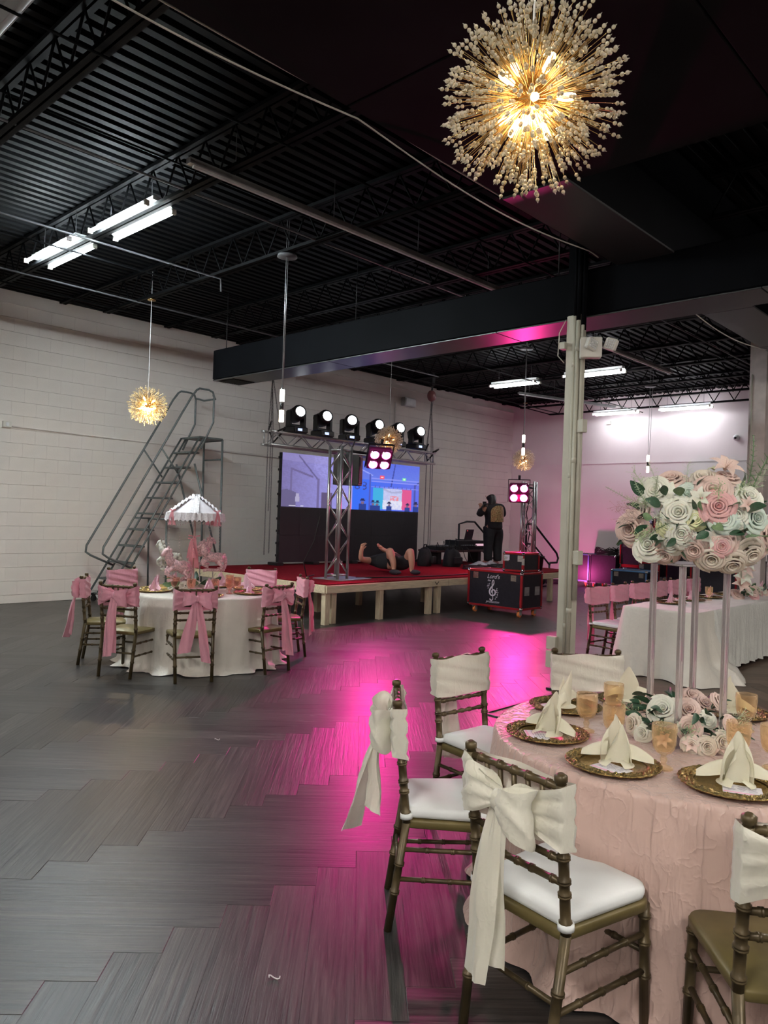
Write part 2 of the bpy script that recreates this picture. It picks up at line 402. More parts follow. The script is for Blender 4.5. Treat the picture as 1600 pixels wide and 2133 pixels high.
G().box(((3+UW)/2, VW-.012, 4.93), (UW-3, .05, .022)).build('ledge', PAINT, wall_left)
wr = G().box((UW+.1, (VMIN+VW)/2, 2.6), (.2, VW-VMIN+.4, 5.2)); wall_right = struct(wr.build('wall_right', WALLR))
G().box((UW-.008, 6.5, 3.34), (.016, 12.6, .03)).build('wall_seam', WALLR, wall_right)
G().box((UW-.02, 9.9, 4.45), (.05, .12, .09)).build('wall_sensor', WHITEP, wall_right)
struct(G().box((UMIN-.1, (VMIN+VW)/2, 2.6), (.2, VW-VMIN, 5.2)).build('wall_front', PAINT))
struct(G().box(((UMIN+UW)/2, VMIN-.1, 2.6), (UW-UMIN, .2, 5.2)).build('wall_rear', PAINT))
# ---- roof deck with flutes running along the left wall, open web joists across
def deck(u, v):
    return None
g = G(); y = 2.6; prof = []
while y < VW+.1:
    prof += [(y, DECK+.045), (y+.052, DECK+.045), (y+.066, DECK), (y+.138, DECK), (y+.152, DECK+.045)]; y += .152
n = len(prof); vs = [(UMIN, a, b) for a, b in prof]+[(UW, a, b) for a, b in prof]
g.add(vs, [(i, i+1, n+i+1, n+i) for i in range(n-1)])
g.box(((UMIN+UW)/2, (VMIN+VW)/2, DECK+.12), (UW-UMIN, VW-VMIN, .04))
prof = []; y = VMIN
while y < 2.6:
    prof += [(y, DECK+.045), (y+.052, DECK+.045), (y+.066, DECK), (y+.138, DECK), (y+.152, DECK+.045)]; y += .152
n = len(prof); vs = [(4.9, a, b) for a, b in prof]+[(UW, a, b) for a, b in prof]
g.add(vs, [(i, i+1, n+i+1, n+i) for i in range(n-1)])
ceiling = struct(g.build('ceiling', BLACK))
def joist_meshes(v0, v1):
    ch = G(); wb = G()
    for z in (DECK-.03, 4.70):
        e = v1 if z > 5 or v1 < 5 else v1-1.6
        for dx in (-.032, .032): ch.box((dx, (v0+e)/2, z), (.045, e-v0, .035))
    n = int((v1-v0)/.46); st = (v1-v0)/n
    if v1 > 5: wb.bar((0, v1-1.6, 4.71), (0, v1-.25, DECK-.03), .014, 6)
    for i in range(n):
        a = v0+i*st
        if v1 > 5 and a+st > v1-1.6: continue
        wb.bar((0, a, 4.71), (0, a+st/2, DECK-.03), .011, 6); wb.bar((0, a+st/2, DECK-.03), (0, a+st, 4.71), .011, 6)
    return ch.mesh('chords', BLACK), wb.mesh('web', BLACK)
J1 = joist_meshes(3.55, VW-.05); J2 = joist_meshes(VMIN+.2, 2.85)
for i, x in enumerate((-.9, .7, 2.3, 3.9, 5.56, 7.55, 9.2, 10.85, 12.5, 14.1, 15.7, 17.3, 18.75)):
    for J in (J1, J2):
        if J is J2 and x < 5: continue
        if i == 4 and J is J2: continue
        j = bpy.data.objects.new('joist', None); COL.objects.link(j); j.parent = ceiling; j.location = (x, 0, 0)
        inst('chord', J[0], j); inst('web', J[1], j)
# bridging bars along the deck
for y, z in ((4.9, 4.66), (6.6, 5.02), (8.9, 4.66), (10.9, 4.66), (12.2, 5.02)):
    G().bar((-2, y, z), (UW-.1, y, z), .011, 6).build('bridging_bar', BLACK, ceiling)
# flat dropped soffit over the near right part, with board seams
sof = G()
for i in range(5):
    for j in range(5):
        x0 = -4+i*1.8; y0 = 3.47-(j+1)*2.0
        sof.box((x0+.9, y0+1.0, 4.26), (1.79, 1.99, .12), ch=.006)
sof.build('soffit_board', M('dull_black_board', (.010,.010,.011), .85, var=.3, scale=1.5, spec=.12), ceiling)
# girder box along the left wall direction, and the boxed duct across
g = G(); g.box((12.15, 3.19, 4.66), (14.5, .56, .92)); gird = struct(g.build('trim_3', BLACK2))
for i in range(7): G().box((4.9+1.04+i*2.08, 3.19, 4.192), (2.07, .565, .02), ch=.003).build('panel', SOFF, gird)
duct = thing('duct', 'long black boxed duct hanging under the ceiling and passing the cream column', 'duct', (7.1, 10.33, 3.72))
g = G(); g.box((0, -8.2, .25), (.50, 16.4, .47), ch=.012); g.build('casing', BLACK2, duct)
for i in range(6):
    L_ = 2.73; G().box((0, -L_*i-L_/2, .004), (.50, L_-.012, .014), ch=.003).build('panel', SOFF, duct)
g = G(); g.box((0, -.30, -.004), (.40, .40, .012)); gr = g.build('vent', BLACK2, duct)
g = G()
for i in range(9): g.box((-.17+i*.0425, -.30, -.012), (.008, .37, .012))
g.build('vent_slat', BLKP, gr)
for y in (-.3, -3.2, -6.2): G().bar((-.22, y, .48), (-.22, y, 1.35), .007, 6).build('hanger_rod', BLKP, duct)
# ---- cream column with conduits
colm = thing('column', 'tall cream painted steel column with conduits, black at its top', 'column', (6.75, 3.83, 0))
PH = 3.72
g = G(); g.box((0, 0, PH/2), (.10, .155, PH), ch=.008); g.build('post', COLP, colm)
G().box((0, 0, (PH+4.7)/2), (.102, .157, 4.7-PH), ch=.008).build('upper_post', BLACK2, colm, label='black painted top of the column')
G().box((0, 0, .01), (.26, .26, .02), ch=.004).build('base_plate', BLKP, colm)
cd = [(-.068, -.02, .016), (-.066, -.058, .021), (-.05, -.098, .017), (-.012, -.098, .014)]
for k, (a, b, r) in enumerate(cd):
    top = PH-.02-.14*(k/3)
    c_ = G(); c_.bar((a, b, .03 if k < 2 else .9), (a, b, top), r, 10)
    for zz in (.62, 2.1, 3.2):
        if k < 2: c_.bar((a, b, zz+k*.15), (a, b, zz+k*.15+.05), r*1.22, 10)
    c_.build('conduit', COLP, colm)
    G().bar((a, b, top), (a, b, 4.65), r, 10).build('conduit_top', BLACK2, colm)
for z, d in ((2.61, (.06, .08, .13)), (1.32, (.06, .085, .14)), (.30, (.07, .10, .17))):
    if z > .5: G().box((-.05, -.125, z), d, rz=-.3, ch=.006).build('junction_box', COLP, colm)
    else: G().box((-.075, .105, z), d, ch=.006).build('junction_box', COLP, colm)
G().box((-.075, .105, .46), (.07, .10, .13), ch=.006).build('junction_box', COLP, colm)
g = G(); g.tube([(-.04, -.1, 2.6), (-.05, -.115, 2.3), (-.06, -.105, 2.15), (-.05, -.11, 1.7), (-.045, -.112, 1.36)], .006, 6); g.build('cable', COLP, colm)
G().tube([(-.06, .085, 3.68), (-.1, .13, 3.55), (-.1, .14, 3.32), (-.06, .09, 3.25)], .005, 6).build('cable', COLP, colm)
G().box((-.06, .10, 3.42), (.08, .06, .07), ch=.005).build('junction_box', COLP, colm)
el = thing('emergency_light', 'white emergency light with two lamp heads high on the cream column', 'light', (6.66, 3.64, 3.36), R(35))
G().box((0, -.02, 0), (.10, .20, .20), ch=.01).build('housing', WHITEP, el)
for y, a in ((-.02, .55), (-.2, -.5)):
    m_ = Matrix.Translation((-.075, y, .02)) @ Matrix.Rotation(a, 4, 'Z') @ Matrix.Rotation(.35, 4, 'X')
    h = G().box((0, 0, 0), (.05, .11, .115), ch=.012).xf(m_).build('lamp_head', WHITEP, el)
    gg = G()
    for i in range(4):
        for j in range(4): gg.ball((-.028, -.033+i*.022, -.033+j*.022), .010, 6, 4)
    gg.xf(m_).build('lens', WHITEM, h)
col2 = thing('column', 'pale square column at the right picture edge behind the flowers', 'column', (13.3, 4.12, 0))
G().box((0, 0, 2.55), (.26, .26, 5.1), ch=.01).build('post', M('pale_column', (.62,.55,.52), .5), col2)
G().bar((-.16, .08, 0), (-.16, .08, 4.2), .012, 8).build('conduit', COLP, col2)
# ================================================================== CEILING LIGHTS
TUBE = emis('fluorescent_tube', (.86, .97, 1.0), TUBE_E)
TUBEN = emis('fluorescent_tube_neutral', (1.0, .95, .88), TUBE_E)
TUBEW = emis('fluorescent_tube_far', (.95, .97, 1.0), TUBE_FAR)
def highbay(label, x, y, z, ln=1.25, wd=.30, tube=TUBE, lit=True, grp='lit fluorescent ceiling fixtures', rz=0):
    t = thing('ceiling_light', label, 'light', (x, y, z), rz, grp)
    g = G()
    g.add([(-wd/2-.03, -ln/2, -.02), (-wd/2+.05, -ln/2, .035), (wd/2-.05, -ln/2, .035), (wd/2+.03, -ln/2, -.02),
           (-wd/2-.03, ln/2, -.02), (-wd/2+.05, ln/2, .035), (wd/2-.05, ln/2, .035), (wd/2+.03, ln/2, -.02)],
          [(0,1,5,4), (1,2,6,5), (2,3,7,6)])
    g.box((0, 0, .055), (wd*.55, ln*.98, .05)); g.build('housing', WHITEM, t)
    for s_ in (-1, 1):
        a = G().bar((s_*wd/2, -ln/2+.03, -.018), (s_*wd/2, ln/2-.03, -.018), .019, 10).build('tube', tube if lit else WHITEM, t)
        G().box((s_*wd/2, -ln/2+.015, -.015), (.05, .03, .05)).box((s_*wd/2, ln/2-.015, -.015), (.05, .03, .05)).build('socket', WHITEP, t)
    G().bar((0, -ln*.35, .08), (0, -ln*.35, DECK-z), .004, 5).bar((0, ln*.35, .08), (0, ln*.35, DECK-z), .004, 5).build('hanger', GREYM, t)
    return t
highbay('brightly lit twin tube ceiling light nearest the pink round table, upper right of the pair', 3.91, 7.55, 4.70)
highbay('brightly lit twin tube ceiling light nearer the left wall, lower left of the pair', 3.87, 9.2, 4.70)
highbay('lit twin tube ceiling light just left of the cream column top', 14.05, 9.45, 4.68, 1.2, .2, TUBEW)
highbay('lit twin tube ceiling light just right of the cream column below the duct', 13.9, 7.47, 4.68, 1.3, .2, TUBEW)
highbay('lit ceiling light washing the pink far wall, left one of two', 18.75, 9.4, 4.62, 1.25, .2, TUBEW)
highbay('lit ceiling light washing the pink far wall, right one of two', 18.75, 7.55, 4.62, 1.3, .2, TUBEW)
highbay('unlit twin tube ceiling light in the upper left corner of the room', 1.60, 4.75, 4.70, 1.3, .3, lit=False, grp=None or 'unlit ceiling fixtures')
for k_, (x, y) in enumerate(((-1.6, .6), (1.6, -2.6), (5.6, -2.4), (-2.2, 6.2), (9.6, -1.5), (-3.6, -3.0))):
    z = 4.12 if (x < 4.9 and y < 3.4) else 4.7
    highbay('lit twin tube ceiling light behind the camera, '+('over the open floor', 'right of the camera', 'over the near table side', 'near the left wall', 'over the brown floor', 'at the rear wall')[k_], x, y, z, tube=TUBEN)
# unlit battens and conduits under the ceiling
def tubething(name, label, cat, pts, r, mat, n=8, grp=None):
    return tag(G().tube(pts, r, n).build(name, mat), label, cat, grp)
def batten(label, a, b):
    t = thing('batten_light', label, 'light', a)
    d = (V3(b)-V3(a)); G().beam((0,0,0), d, .065, .05).build('housing', GALV, t)
    G().beam(d*.01-V3((0,0,.034)), d*.99-V3((0,0,.034)), .03, .02).build('tube', WHITEM, t)
    for f in (.1, .35, .62, .9): G().bar(d*f+V3((0,0,.02)), d*f+V3((0,0,.42)), .004, 5).build('hanger', GREYM, t)
batten('long unlit grey batten slanting across the middle of the dark ceiling', (3.5, 5.77, 4.66), (8.35, 5.75, 4.66))
batten('unlit batten under the ceiling to the right of the cream column top', (9.6, 6.05, 4.62), (14.3, 6.05, 4.62))
batten('short unlit white batten by the far wall crossing behind the column', (14.9, 9.9, 4.64), (17.9, 9.0, 4.64))
for k_, (pts, lab) in enumerate((
    ([(-1, 6.05, 4.64), (2.6, 7.95, 4.64)][:0] or [(.6, 8.35, 4.66), (3.9, 8.35, 4.66), (5.6, 8.35, 4.66), (5.62, 8.36, 4.5)], 'thin conduit running past the lit ceiling light to the tube pendant'),
    ([(.4, 6.4, 4.70), (9.2, 6.4, 4.70)], 'long dark conduit along the ceiling above the grey batten'),
    ([(2.6, 10.35, 4.68), (12.5, 10.35, 4.68)], 'thin conduit running along the ceiling nearest the left wall'),
    ([(9.6, 4.7, 4.66), (17.8, 4.7, 4.66)], 'conduit along the ceiling right of the column'),
    ([(13.0, 5.3, 4.9), (18.9, 5.3, 4.9)], 'thin conduit near the girder at the far right'))):
    tubething('conduit', lab, 'pipe', pts, .012, GREYM, 6)
for k_, (v, off, lab) in enumerate(((3.50, .05, 'upper white cable strung along the dark soffit edge'), (3.50, .0, 'lower sagging white cable strung along the dark soffit edge'))):
    pts = []
    for i in range(61):
        x = 1.2+(6.55-1.2)*i/60; sg = abs(sin(pi*(x-.3)/3.05))
        pts.append((x, v+.012*k_, 4.20+off-(.10 if k_ else .03)*sg))
    tubething('cable', lab, 'cable', pts, .006, WHITEP, 6)
pts = [(8.2+.1*i, 3.44, 4.176-.11*abs(sin(pi*(.1*i)/3.1))) for i in range(32)]
tubething('cable', 'white cable drooping below the girder right of the column', 'cable', pts, .007, WHITEP, 6)
# wall fittings
o_ = thing('outlet_box', 'white wall box with conduit at the left picture edge', 'box', (4.73, VW-.04, 2.94))
G().box((0, 0, 0), (.13, .06, .10), ch=.006).build('box', WHITEP, o_); G().box((0, -.033, 0), (.05, .012, .06), ch=.003).build('socket', WHITEM, o_)
tubething('conduit', 'painted conduit running level along the white block wall behind the ladder', 'pipe', [(4.8, VW-.035, 2.92), (10.9, VW-.035, 2.83)], .013, PAINT, 8)
tubething('conduit', 'painted vertical conduit on the block wall right of the chain hoist', 'pipe', [(14.05, VW-.04, 4.55), (14.05, VW-.04, 2.95), (13.6, VW-.04, 2.88)], .016, PAINT, 8)
o_ = thing('junction_box', 'grey electrical box at the wall top beside the right hoist', 'box', (14.5, VW-.08, 4.60))
G().box((0, 0, 0), (.42, .14, .22), ch=.01).build('box', GALV, o_); G().box((0, -.08, 0), (.36, .012, .17), ch=.004).build('cover', GALV, o_)
o_ = thing('security_camera', 'small white dome security camera high on the pink far wall', 'camera', (UW-.01, 6.52, 3.89))
G().lathe([(.0, 0), (.075, 0), (.075, .03), (.06, .07), (0, .075)], 16).xf(Matrix.Rotation(-pi/2, 4, 'Y')).build('base', WHITEM, o_)
G().ball((-.08, 0, 0), .055, 12, 8).build('dome', WHITEM, o_); G().ball((-.115, -.01, -.015), .032, 10, 6).build('lens', BLKP, o_)
# floor litter
for k_, (x, y, L_) in enumerate(((1.74, 2.10, .036), (3.2, 4.6, .03))):
    pts = [(x+L_*(i/6-.5)*.8, y-L_*(i/6-.5)*.6+.012*sin(i), .006+.004*sin(i*1.3)) for i in range(7)]
    tag(G().tube(pts, .0025, 5).build('ribbon_scrap', WHITEM), ('small white curled scrap lying on the bare dark floor in front' if k_ == 0 else 'tiny white scrap on the floor farther back'), 'scrap')
# ================================================================== STAGE
SZ = .62; SX0, SX1, SY0, SY1 = 7.62, 15.0, 8.33, 12.03
st = thing('stage', 'low wooden stage with red carpet in front of the screen', 'stage', (SX0, SY0, 0))
W_, D_ = SX1-SX0, SY1-SY0
G().box((W_/2, D_/2, SZ-.03), (W_, D_, .02)).build('deck', PINE, st)
G().box((W_/2, D_/2, SZ-.01), (W_+.012, D_+.012, .02), ch=.006).build('carpet', CARPET, st)
for a, b in ((0, 2.9), (2.9, 5.6), (5.6, W_)): G().box(((a+b)/2, -.002, SZ-.085), (b-a-.006, .04, .115), ch=.003).build('fascia_board', PINE, st)
for a, b in ((0, 2.0), (2.0, D_)):
    G().box((-.002, (a+b)/2, SZ-.085), (.04, b-a-.006, .115), ch=.003).build('fascia_board', PINE, st)
    G().box((W_+.002, (a+b)/2, SZ-.085), (.04, b-a-.006, .115), ch=.003).build('fascia_board', PINE, st)
lg = G().box((0, 0, (SZ-.145)/2), (.09, .09, SZ-.145), ch=.004).mesh('leg', PINED)
for x, y in ((.06, .06), (.25, .12), (1.24, .07), (2.46, .07), (2.70, .07), (5.0, .07), (6.45, .07), (7.32, .07),
             (.06, 1.3), (.06, 2.6), (1.0, 1.3), (1.55, 1.5), (2.3, 1.6), (3.8, 1.3), (1.0, 2.8), (2.6, 2.8), (4.2, 2.8), (5.6, 1.3), (5.6, 2.8), (.06, 3.8), (3.0, 3.8), (6.0, 3.8), (7.32, 1.3), (7.32, 2.8)):
    inst('leg', lg, st, (x, y, 0))
g = G(); g.beam((2.52, -.024, SZ-.06), (2.57, -.024, SZ-.11), .003, .012); g.beam((2.57, -.024, SZ-.11), (2.62, -.024, SZ-.06), .003, .012); g.build('pencil_mark', BLKP, st)
for k_, (y, lab) in enumerate(((9.2, 'black stair handrail at the right end of the stage, nearer one beside the column'), (10.85, 'black stair handrail at the right end of the stage, farther one behind the standing person'))):
    r = thing('handrail', lab, 'railing', (14.4, y, 0), 0, None)
    z = SZ
    g = G(); g.tube([(-.35 if k_ else -.06, 0, z), (-.35 if k_ else -.06, 0, z+.92), (-.05, 0, z+.98), (.25, 0, z+.98), (1.25, 0, z+.32), (1.33, 0, z+.20), (1.28, 0, z+.10), (.98, 0, z+.10), (.95, 0, z+.04)], .024, 8)
    g.bar((.95, 0, z+.10), (.95, 0, 0), .022); g.build('rail', BLKP, r)
    G().tube([(-.05 if k_ == 0 else -.3, 0, z+.55), (.25, 0, z+.52), (.95, 0, z+.06)], .02, 8).build('lower_rail', BLKP, r)
# ---- trusses
def truss_mesh(L, s=.29, r=.024, step=.30, diag=.010):
    """box truss along +z from 0 to L: chords mesh and lacing mesh"""
    h = s/2-r; c = G(); d = G()
    cs = [(-h, -h), (h, -h), (h, h), (-h, h)]
    for x, y in cs: c.bar((x, y, 0), (x, y, L), r, 12)
    n = max(2, int(round((L-.16)/step))); stp = (L-.16)/n
    for k in range(4):
        a, b = cs[k], cs[(k+1) % 4]
        for i in range(n):
            p, q_ = (a, b) if (i+k) % 2 else (b, a)
            d.bar((*p, .08+i*stp), (*q_, .08+(i+1)*stp), diag, 8)
        for z in (.06, L-.06): d.bar((*a, z), (*b, z), diag*1.25, 8)
    return c, d
tt = thing('truss_tower', 'silver box truss tower standing on the front left corner of the stage', 'truss', (8.36, 8.90, SZ), R(8))
c, d = truss_mesh(2.12); c.xf(Matrix.Translation((0,0,.012))).build('chord', ALU, tt); d.xf(Matrix.Translation((0,0,.012))).build('lacing', ALU, tt)
G().box((.16, 0, .006), (.78, .60, .012), ch=.002).build('base_plate', GALV, tt)
g = G(); g.bar((.1, -.02, 2.08), (.98, -.05, 2.08), .022, 10); g.build('cross_arm', BLKP, tt)
tw = thing('truss_tower', 'silver box truss tower on the right of the stage behind the small case', 'truss', (13.5, 8.62, SZ), R(20))
c, d = truss_mesh(1.86); c.build('chord', ALU, tw); d.build('lacing', ALU, tw)
G().box((0, 0, .006), (.5, .5, .012), ch=.002).build('base_plate', GALV, tw)
g = G(); g.bar((-.5, -.1, 1.72), (.16, -.1, 1.72), .022, 10); g.build('cross_arm', BLKP, tw)
G().tube([(.05, .0, 1.5), (.0, .05, 1.2), (.06, -.02, .8), (.0, .03, .4), (-.05, -.05, .05)], .01, 6).build('cable', BLKR, tw)
HT0, HT1 = V3((8.42, 10.95, 3.0)), V3((13.12, 11.0, 2.99))
ht = thing('hanging_truss', 'silver horizontal box truss hanging above the screen on chains', 'truss', HT0)
dv = HT1-HT0; rot = Matrix.Rotation(R(1), 4, 'Y') @ Matrix.Rotation(pi/2, 4, 'Y'); rot = dv.to_track_quat('Z', 'Y').to_matrix().to_4x4()
c, d = truss_mesh(dv.length, .29, .025, .31, .011)
c.xf(rot).build('chord', ALU, ht); d.xf(rot).build('lacing', ALU, ht)
# ---- moving head lights
LENS = emis('cool_white_lens', (.93, .98, 1), 14)
mh = thing('moving_head_light', 'black moving head light on the hanging truss, leftmost of the six', 'stage light', (9.12, 10.96, 3.147), 0, 'moving head lights on the truss')
G().box((0, 0, .06), (.34, .30, .12), ch=.02).build('base', BLKP, mh)
G().box((-.02, -.152, .06), (.10, .006, .045)).build('display', emis('blue_display', (.5, .6, 1), 1.5), mh)
g = G(); g.box((-.17, 0, .27), (.05, .12, .30), ch=.02); g.box((.17, 0, .27), (.05, .12, .30), ch=.02); g.box((0, 0, .135), (.38, .14, .05), ch=.015); yk = g.build('yoke', BLKP, mh)
hd = G(); hd.tube([(0, .18, 0), (0, .15, 0), (0, -.02, 0), (0, -.13, .0), (0, -.165, .0)], [.10, .135, .14, .14, .125], 16)
hd.box((0, .10, 0), (.25, .16, .24), ch=.05)
HM = Matrix.Translation((0, -.01, .36)) @ Matrix.Rotation(R(-12), 4, 'X') @ Matrix.Rotation(R(-14), 4, 'Z')
hh = hd.xf(HM).build('head', BLKP, mh)
G().tube([(0, -.163, 0), (0, -.172, 0)], .090, 20).xf(HM).build('lens', LENS, hh)
G().tube([(0, -.15, 0), (0, -.175, 0)], [.118, .108], 20, cap=False).xf(HM).build('lens_ring', CHROME, hh)
G().tube([(-.12, -.15, .01), (-.16, -.17, .09), (-.04, -.17, .12)], .006, 6).build('safety_cable', GREYM, mh)
for nm, x in (('second of the six from the left', 9.80), ('third of six, turned more', 10.52), ('fourth of the six from the left', 11.25), ('fifth of six, beside the chandelier', 11.90), ('rightmost of the six', 12.56)):
    dup(mh, 'black moving head light on the hanging truss, '+nm, (x, 10.97, 3.145), R(-14) if nm.startswith('third') else 0, 'moving head lights on the truss')
def spot(name, loc, tgt, col, watt, ang, blend=.6, rad=.06):
    l = bpy.data.lights.new(name, 'SPOT'); l.color = col; l.energy = watt; l.spot_size = R(ang); l.spot_blend = blend; l.shadow_soft_size = rad
    o = bpy.data.objects.new(name, l); COL.objects.link(o); o.location = loc
    o.rotation_euler = (V3(tgt)-V3(loc)).to_track_quat('-Z', 'Y').to_euler(); return o
# ---- magenta four cell lamps
def blinder(label, loc, tgt, col, em, watt, ang):
    t = thing('four_cell_lamp', label, 'stage light', loc)
    d = (V3(tgt)-V3(loc)).normalized(); m_ = d.to_track_quat('-Y', 'Z').to_matrix().to_4x4()
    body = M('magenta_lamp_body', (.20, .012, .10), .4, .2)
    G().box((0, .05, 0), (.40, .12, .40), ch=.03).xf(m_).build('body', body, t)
    g = G(); g.box((-.215, .05, .04), (.012, .04, .46)); g.box((.215, .05, .04), (.012, .04, .46)); g.box((0, .05, .27), (.44, .04, .012)); g.bar((0, .05, .27), (0, .05, .36), .025, 8)
    g.xf(m_).build('yoke', BLKP, t)
    lm = emis('magenta_lens', col, em)
    for sx in (-1, 1):
        for sz in (-1, 1):
            c_ = V3((sx*.098, -.012, sz*.098))
            hl = G().tube([c_, c_+V3((0, -.012, 0)), c_+V3((0, -.02, 0))], [.074, .07, .03], 18).xf(m_).build('cell', lm, t)
            G().tube([c_+V3((0, .0, 0)), c_+V3((0, -.016, 0))], [.09, .08], 18, cap=False).xf(m_).build('cell_ring', CHROME, hl)
    if em > 9.5: o2 = spot('lamp', V3(loc)+d*.06, V3(tgt)-V3((0, 0, 6)), (1.0, .04, .24), watt*.45, 165); o2.parent = t; o2.location = d*.06
    o = spot('lamp', V3(loc)+d*.06, tgt, (1.0, .03, .34), watt, ang); o.parent = t; o.location = d*.06; 
    return t
blinder('glowing magenta four cell lamp hanging right of the truss tower beside the speaker', (9.14, 8.78, 2.60), (7.3, 6.0, 0), (1, .16, .62), 9, MAG_W*1.15, 80)
blinder('glowing magenta four cell lamp on the right truss tower by the standing person', (13.02, 8.56, 2.22), (7.6, 5.0, .75), (1, .14, .52), 10, MAG_W*.85, 58)
sp = thing('loudspeaker', 'black loudspeaker hanging behind the top of the left truss tower', 'speaker', (8.86, 9.22, 2.16), R(35))
g = G(); pf = [(-.17, -.2), (.17, -.2), (.21, .05), (.13, .24), (-.13, .24), (-.21, .05)]; g.prism(pf, 0, .50); g.build('cabinet', BLKP, sp)
G().box((0, -.203, .25), (.30, .012, .44), ch=.004).build('grille', M('speaker_grille', (.02,.02,.022), .5, .4, bump=.4, bscale=500), sp)
G().box((0, 0, .53), (.3, .06, .06)).bar((0, 0, .5), (0, -.1, .78), .012, 6).build('bracket', BLKP, sp)
# ---- screen wall
lw = thing('video_screen', 'big screen on the stage, lit upper half and dark lower half', 'screen', (9.36, 11.62, SZ), R(-.4))
LW, LH = 4.08, 2.16; mid = 1.10
NX, NZ = 4, 2
for i in range(NX*2):
    for k in range(4):
        G().box(((i+.5)*LW/(NX*2), .05, .06+(k+.5)*(LH)/4), (LW/(NX*2)-.002, .09, LH/4-.002), ch=.002).build('panel', M('screen_panel', (.013,.012,.016), .55, bump=.1, bscale=400) if (i, k) == (0, 0) else bpy.data.materials['screen_panel'], lw)
for x in (.02, .95, 2.05, 3.1, LW-.02): G().box((x, .12, .03), (.16, .3, .06), ch=.01).build('foot', BLKP, lw)
g = G()
for i in range(9): g.box((-.02, .05, .2+i*.24), (.03, .06, .05), ch=.008)
g.build('clamp', BLKP, lw)
def pic(u, v):
    """picture shown on the screen, u across, v up"""
    def mix(a, b, t): return tuple(lerp(x, y, max(0, min(1, t))) for x, y in zip(a, b))
    def rect(a, b, c_, d_): return a <= u <= b and c_ <= v <= d_
    nz = .5+.5*sin(u*140+3*sin(v*70+u*50))*sin(v*95+2*sin(u*77))
    if u < .47:
        col = mix((.20, .17, .40), (.36, .34, .85), u/.47+.25*nz-.1)
        if v > .86-.05*u: col = mix(col, (.34, .30, .62), .5)
        arch = .80-3.2*(u-.16)**2 if u < .24 else .95-.85*(u-.2)
        if .05 < u < .20 and abs(v-(.72-.9*(u-.05))) < .018: col = (.16, .13, .30)
        if .05 < u < .062 and v < .72: col = (.17, .14, .32)
        if .10 < u < .235 and abs(v-(.98-3.2*(u-.1)*1.05)) < .02: col = (.13, .11, .27)
        if .226 < u < .24 and v < .56: col = (.17, .14, .34)
        if .20 < u < .42 and v > .95-2.4*(u-.1)*.9 and v > .5: col = mix(col, (.45, .43, .95), .4*nz)
        if u < .09 and v < .33-.9*abs(u-.03): col = (.14, .12, .26)
        if rect(.085, .115, .10, .20) or rect(.09, .11, .2, .25): col = (.45, .42, .62)
        if rect(.255, .33, 0, .30): col = (.12, .09, .2)
        if rect(.05, .09, .015, .03) or rect(.12, .14, .015, .03): col = (.9, .9, 1)
        return col
    col = mix((.03, .16, .95), (.12, .16, .85), (u-.47)/.5)
    if v > .62: col = mix((.14, .22, .85), (.10, .15, .78), (v-.62)*2+.3*nz)
    if abs(v-(.78-1.2*(u-.57))) < .012 and u < .62: col = (.35, .42, 1)
    if abs(u-(.795-.06*(1-v))) < .005 and v > .5: col = (.05, .07, .42)
    if abs(u-.60) < .006 and v < .75: col = (.08, .10, .5)
    if u > .96 and abs(v-(.55+2.6*(u-.96))) < .02: col = (.05, .07, .4)
    if abs(u-.965) < .008 and v < .6: col = (.07, .09, .42)
    for zz in (.66, .60, .49): 
        if abs(v-zz) < .008 and u > .61: col = (.28, .32, .95)
    for k in range(9):
        if abs(u-(.64+k*.036)) < .003 and .45 < v < .52: col = (.10, .12, .5)
    if rect(.625, .935, .03, .47):
        col = (.05, .45, .78) if u < .705 else ((.78, .10, .30) if u > .855 else mix((.62, .66, .95), (.5, .52, .85), nz))
        if .70 < u < .86 and abs((v-.47)+.9*(u-.70)*(1+.6*sin(u*20))) < .02: col = (.42, .44, .7)
        if .76 < u < .83 and .22 < v < .32 and nz > .45: col = (.9, .25, .3)
        if .70 < u < .86 and v < .22 and nz > .35: col = (.8, .8, .95)
    if rect(.675, .71, .66, .73): col = (1.0, .08, .16)
    if rect(.683, .703, .68, .71): col = (1, .75, .75)
    if rect(.855, .885, .66, .72): col = (.15, .8, .45)
    if rect(.862, .88, .675, .705): col = (.75, 1, .7)
    for cx_, s_ in ((.548, 1.1), (.628, .95), (.660, .95), (.755, .9), (.905, .85), (.975, 1.0)):
        du_, dv_ = (u-cx_)/s_, v/s_
        if abs(du_) < .024 and dv_ < .11: col = (.02, .05, .30)
        if du_**2+((dv_-.135)*.42)**2 < .00013: col = (.22, .13, .22)
        if abs(du_) < .019 and abs(dv_-.175) < .012 or abs(du_) < .010 and .17 < dv_ < .215: col = (.02, .02, .10)
    def eight(cx_, cz_):
        a = math.hypot((u-cx_)*2.1, v-cz_); return .022 < a < .042
    if (eight(.556, .53) or eight(.556, .455)) and u > .548: col = (.04, .05, .3)
    if eight(.505, .53) or eight(.505, .455): col = (.04, .05, .3)
    return col
nu, nv = 260, 84; g = G(); x0, x1, z0, z1 = .004, LW-.004, .06+mid, .06+LH
g.grid(lambda a, b: (lerp(x0, x1, a), -.0005, lerp(z0, z1, b)), nu, nv, smooth=False)
mp_ = bpy.data.materials.new('screen_picture'); mp_.use_nodes = True; nt = mp_.node_tree
at = nt.nodes.new('ShaderNodeVertexColor'); at.layer_name = 'Col'; bs = nt.nodes['Principled BSDF']
nt.links.new(at.outputs[0], bs.inputs['Emission Color']); bs.inputs['Emission Strength'].default_value = .95; bs.inputs['Base Color'].default_value = (.01,.01,.01,1)
me = g.mesh('picture', mp_); ca = me.color_attributes.new('Col', 'FLOAT_COLOR', 'POINT')
k = 0
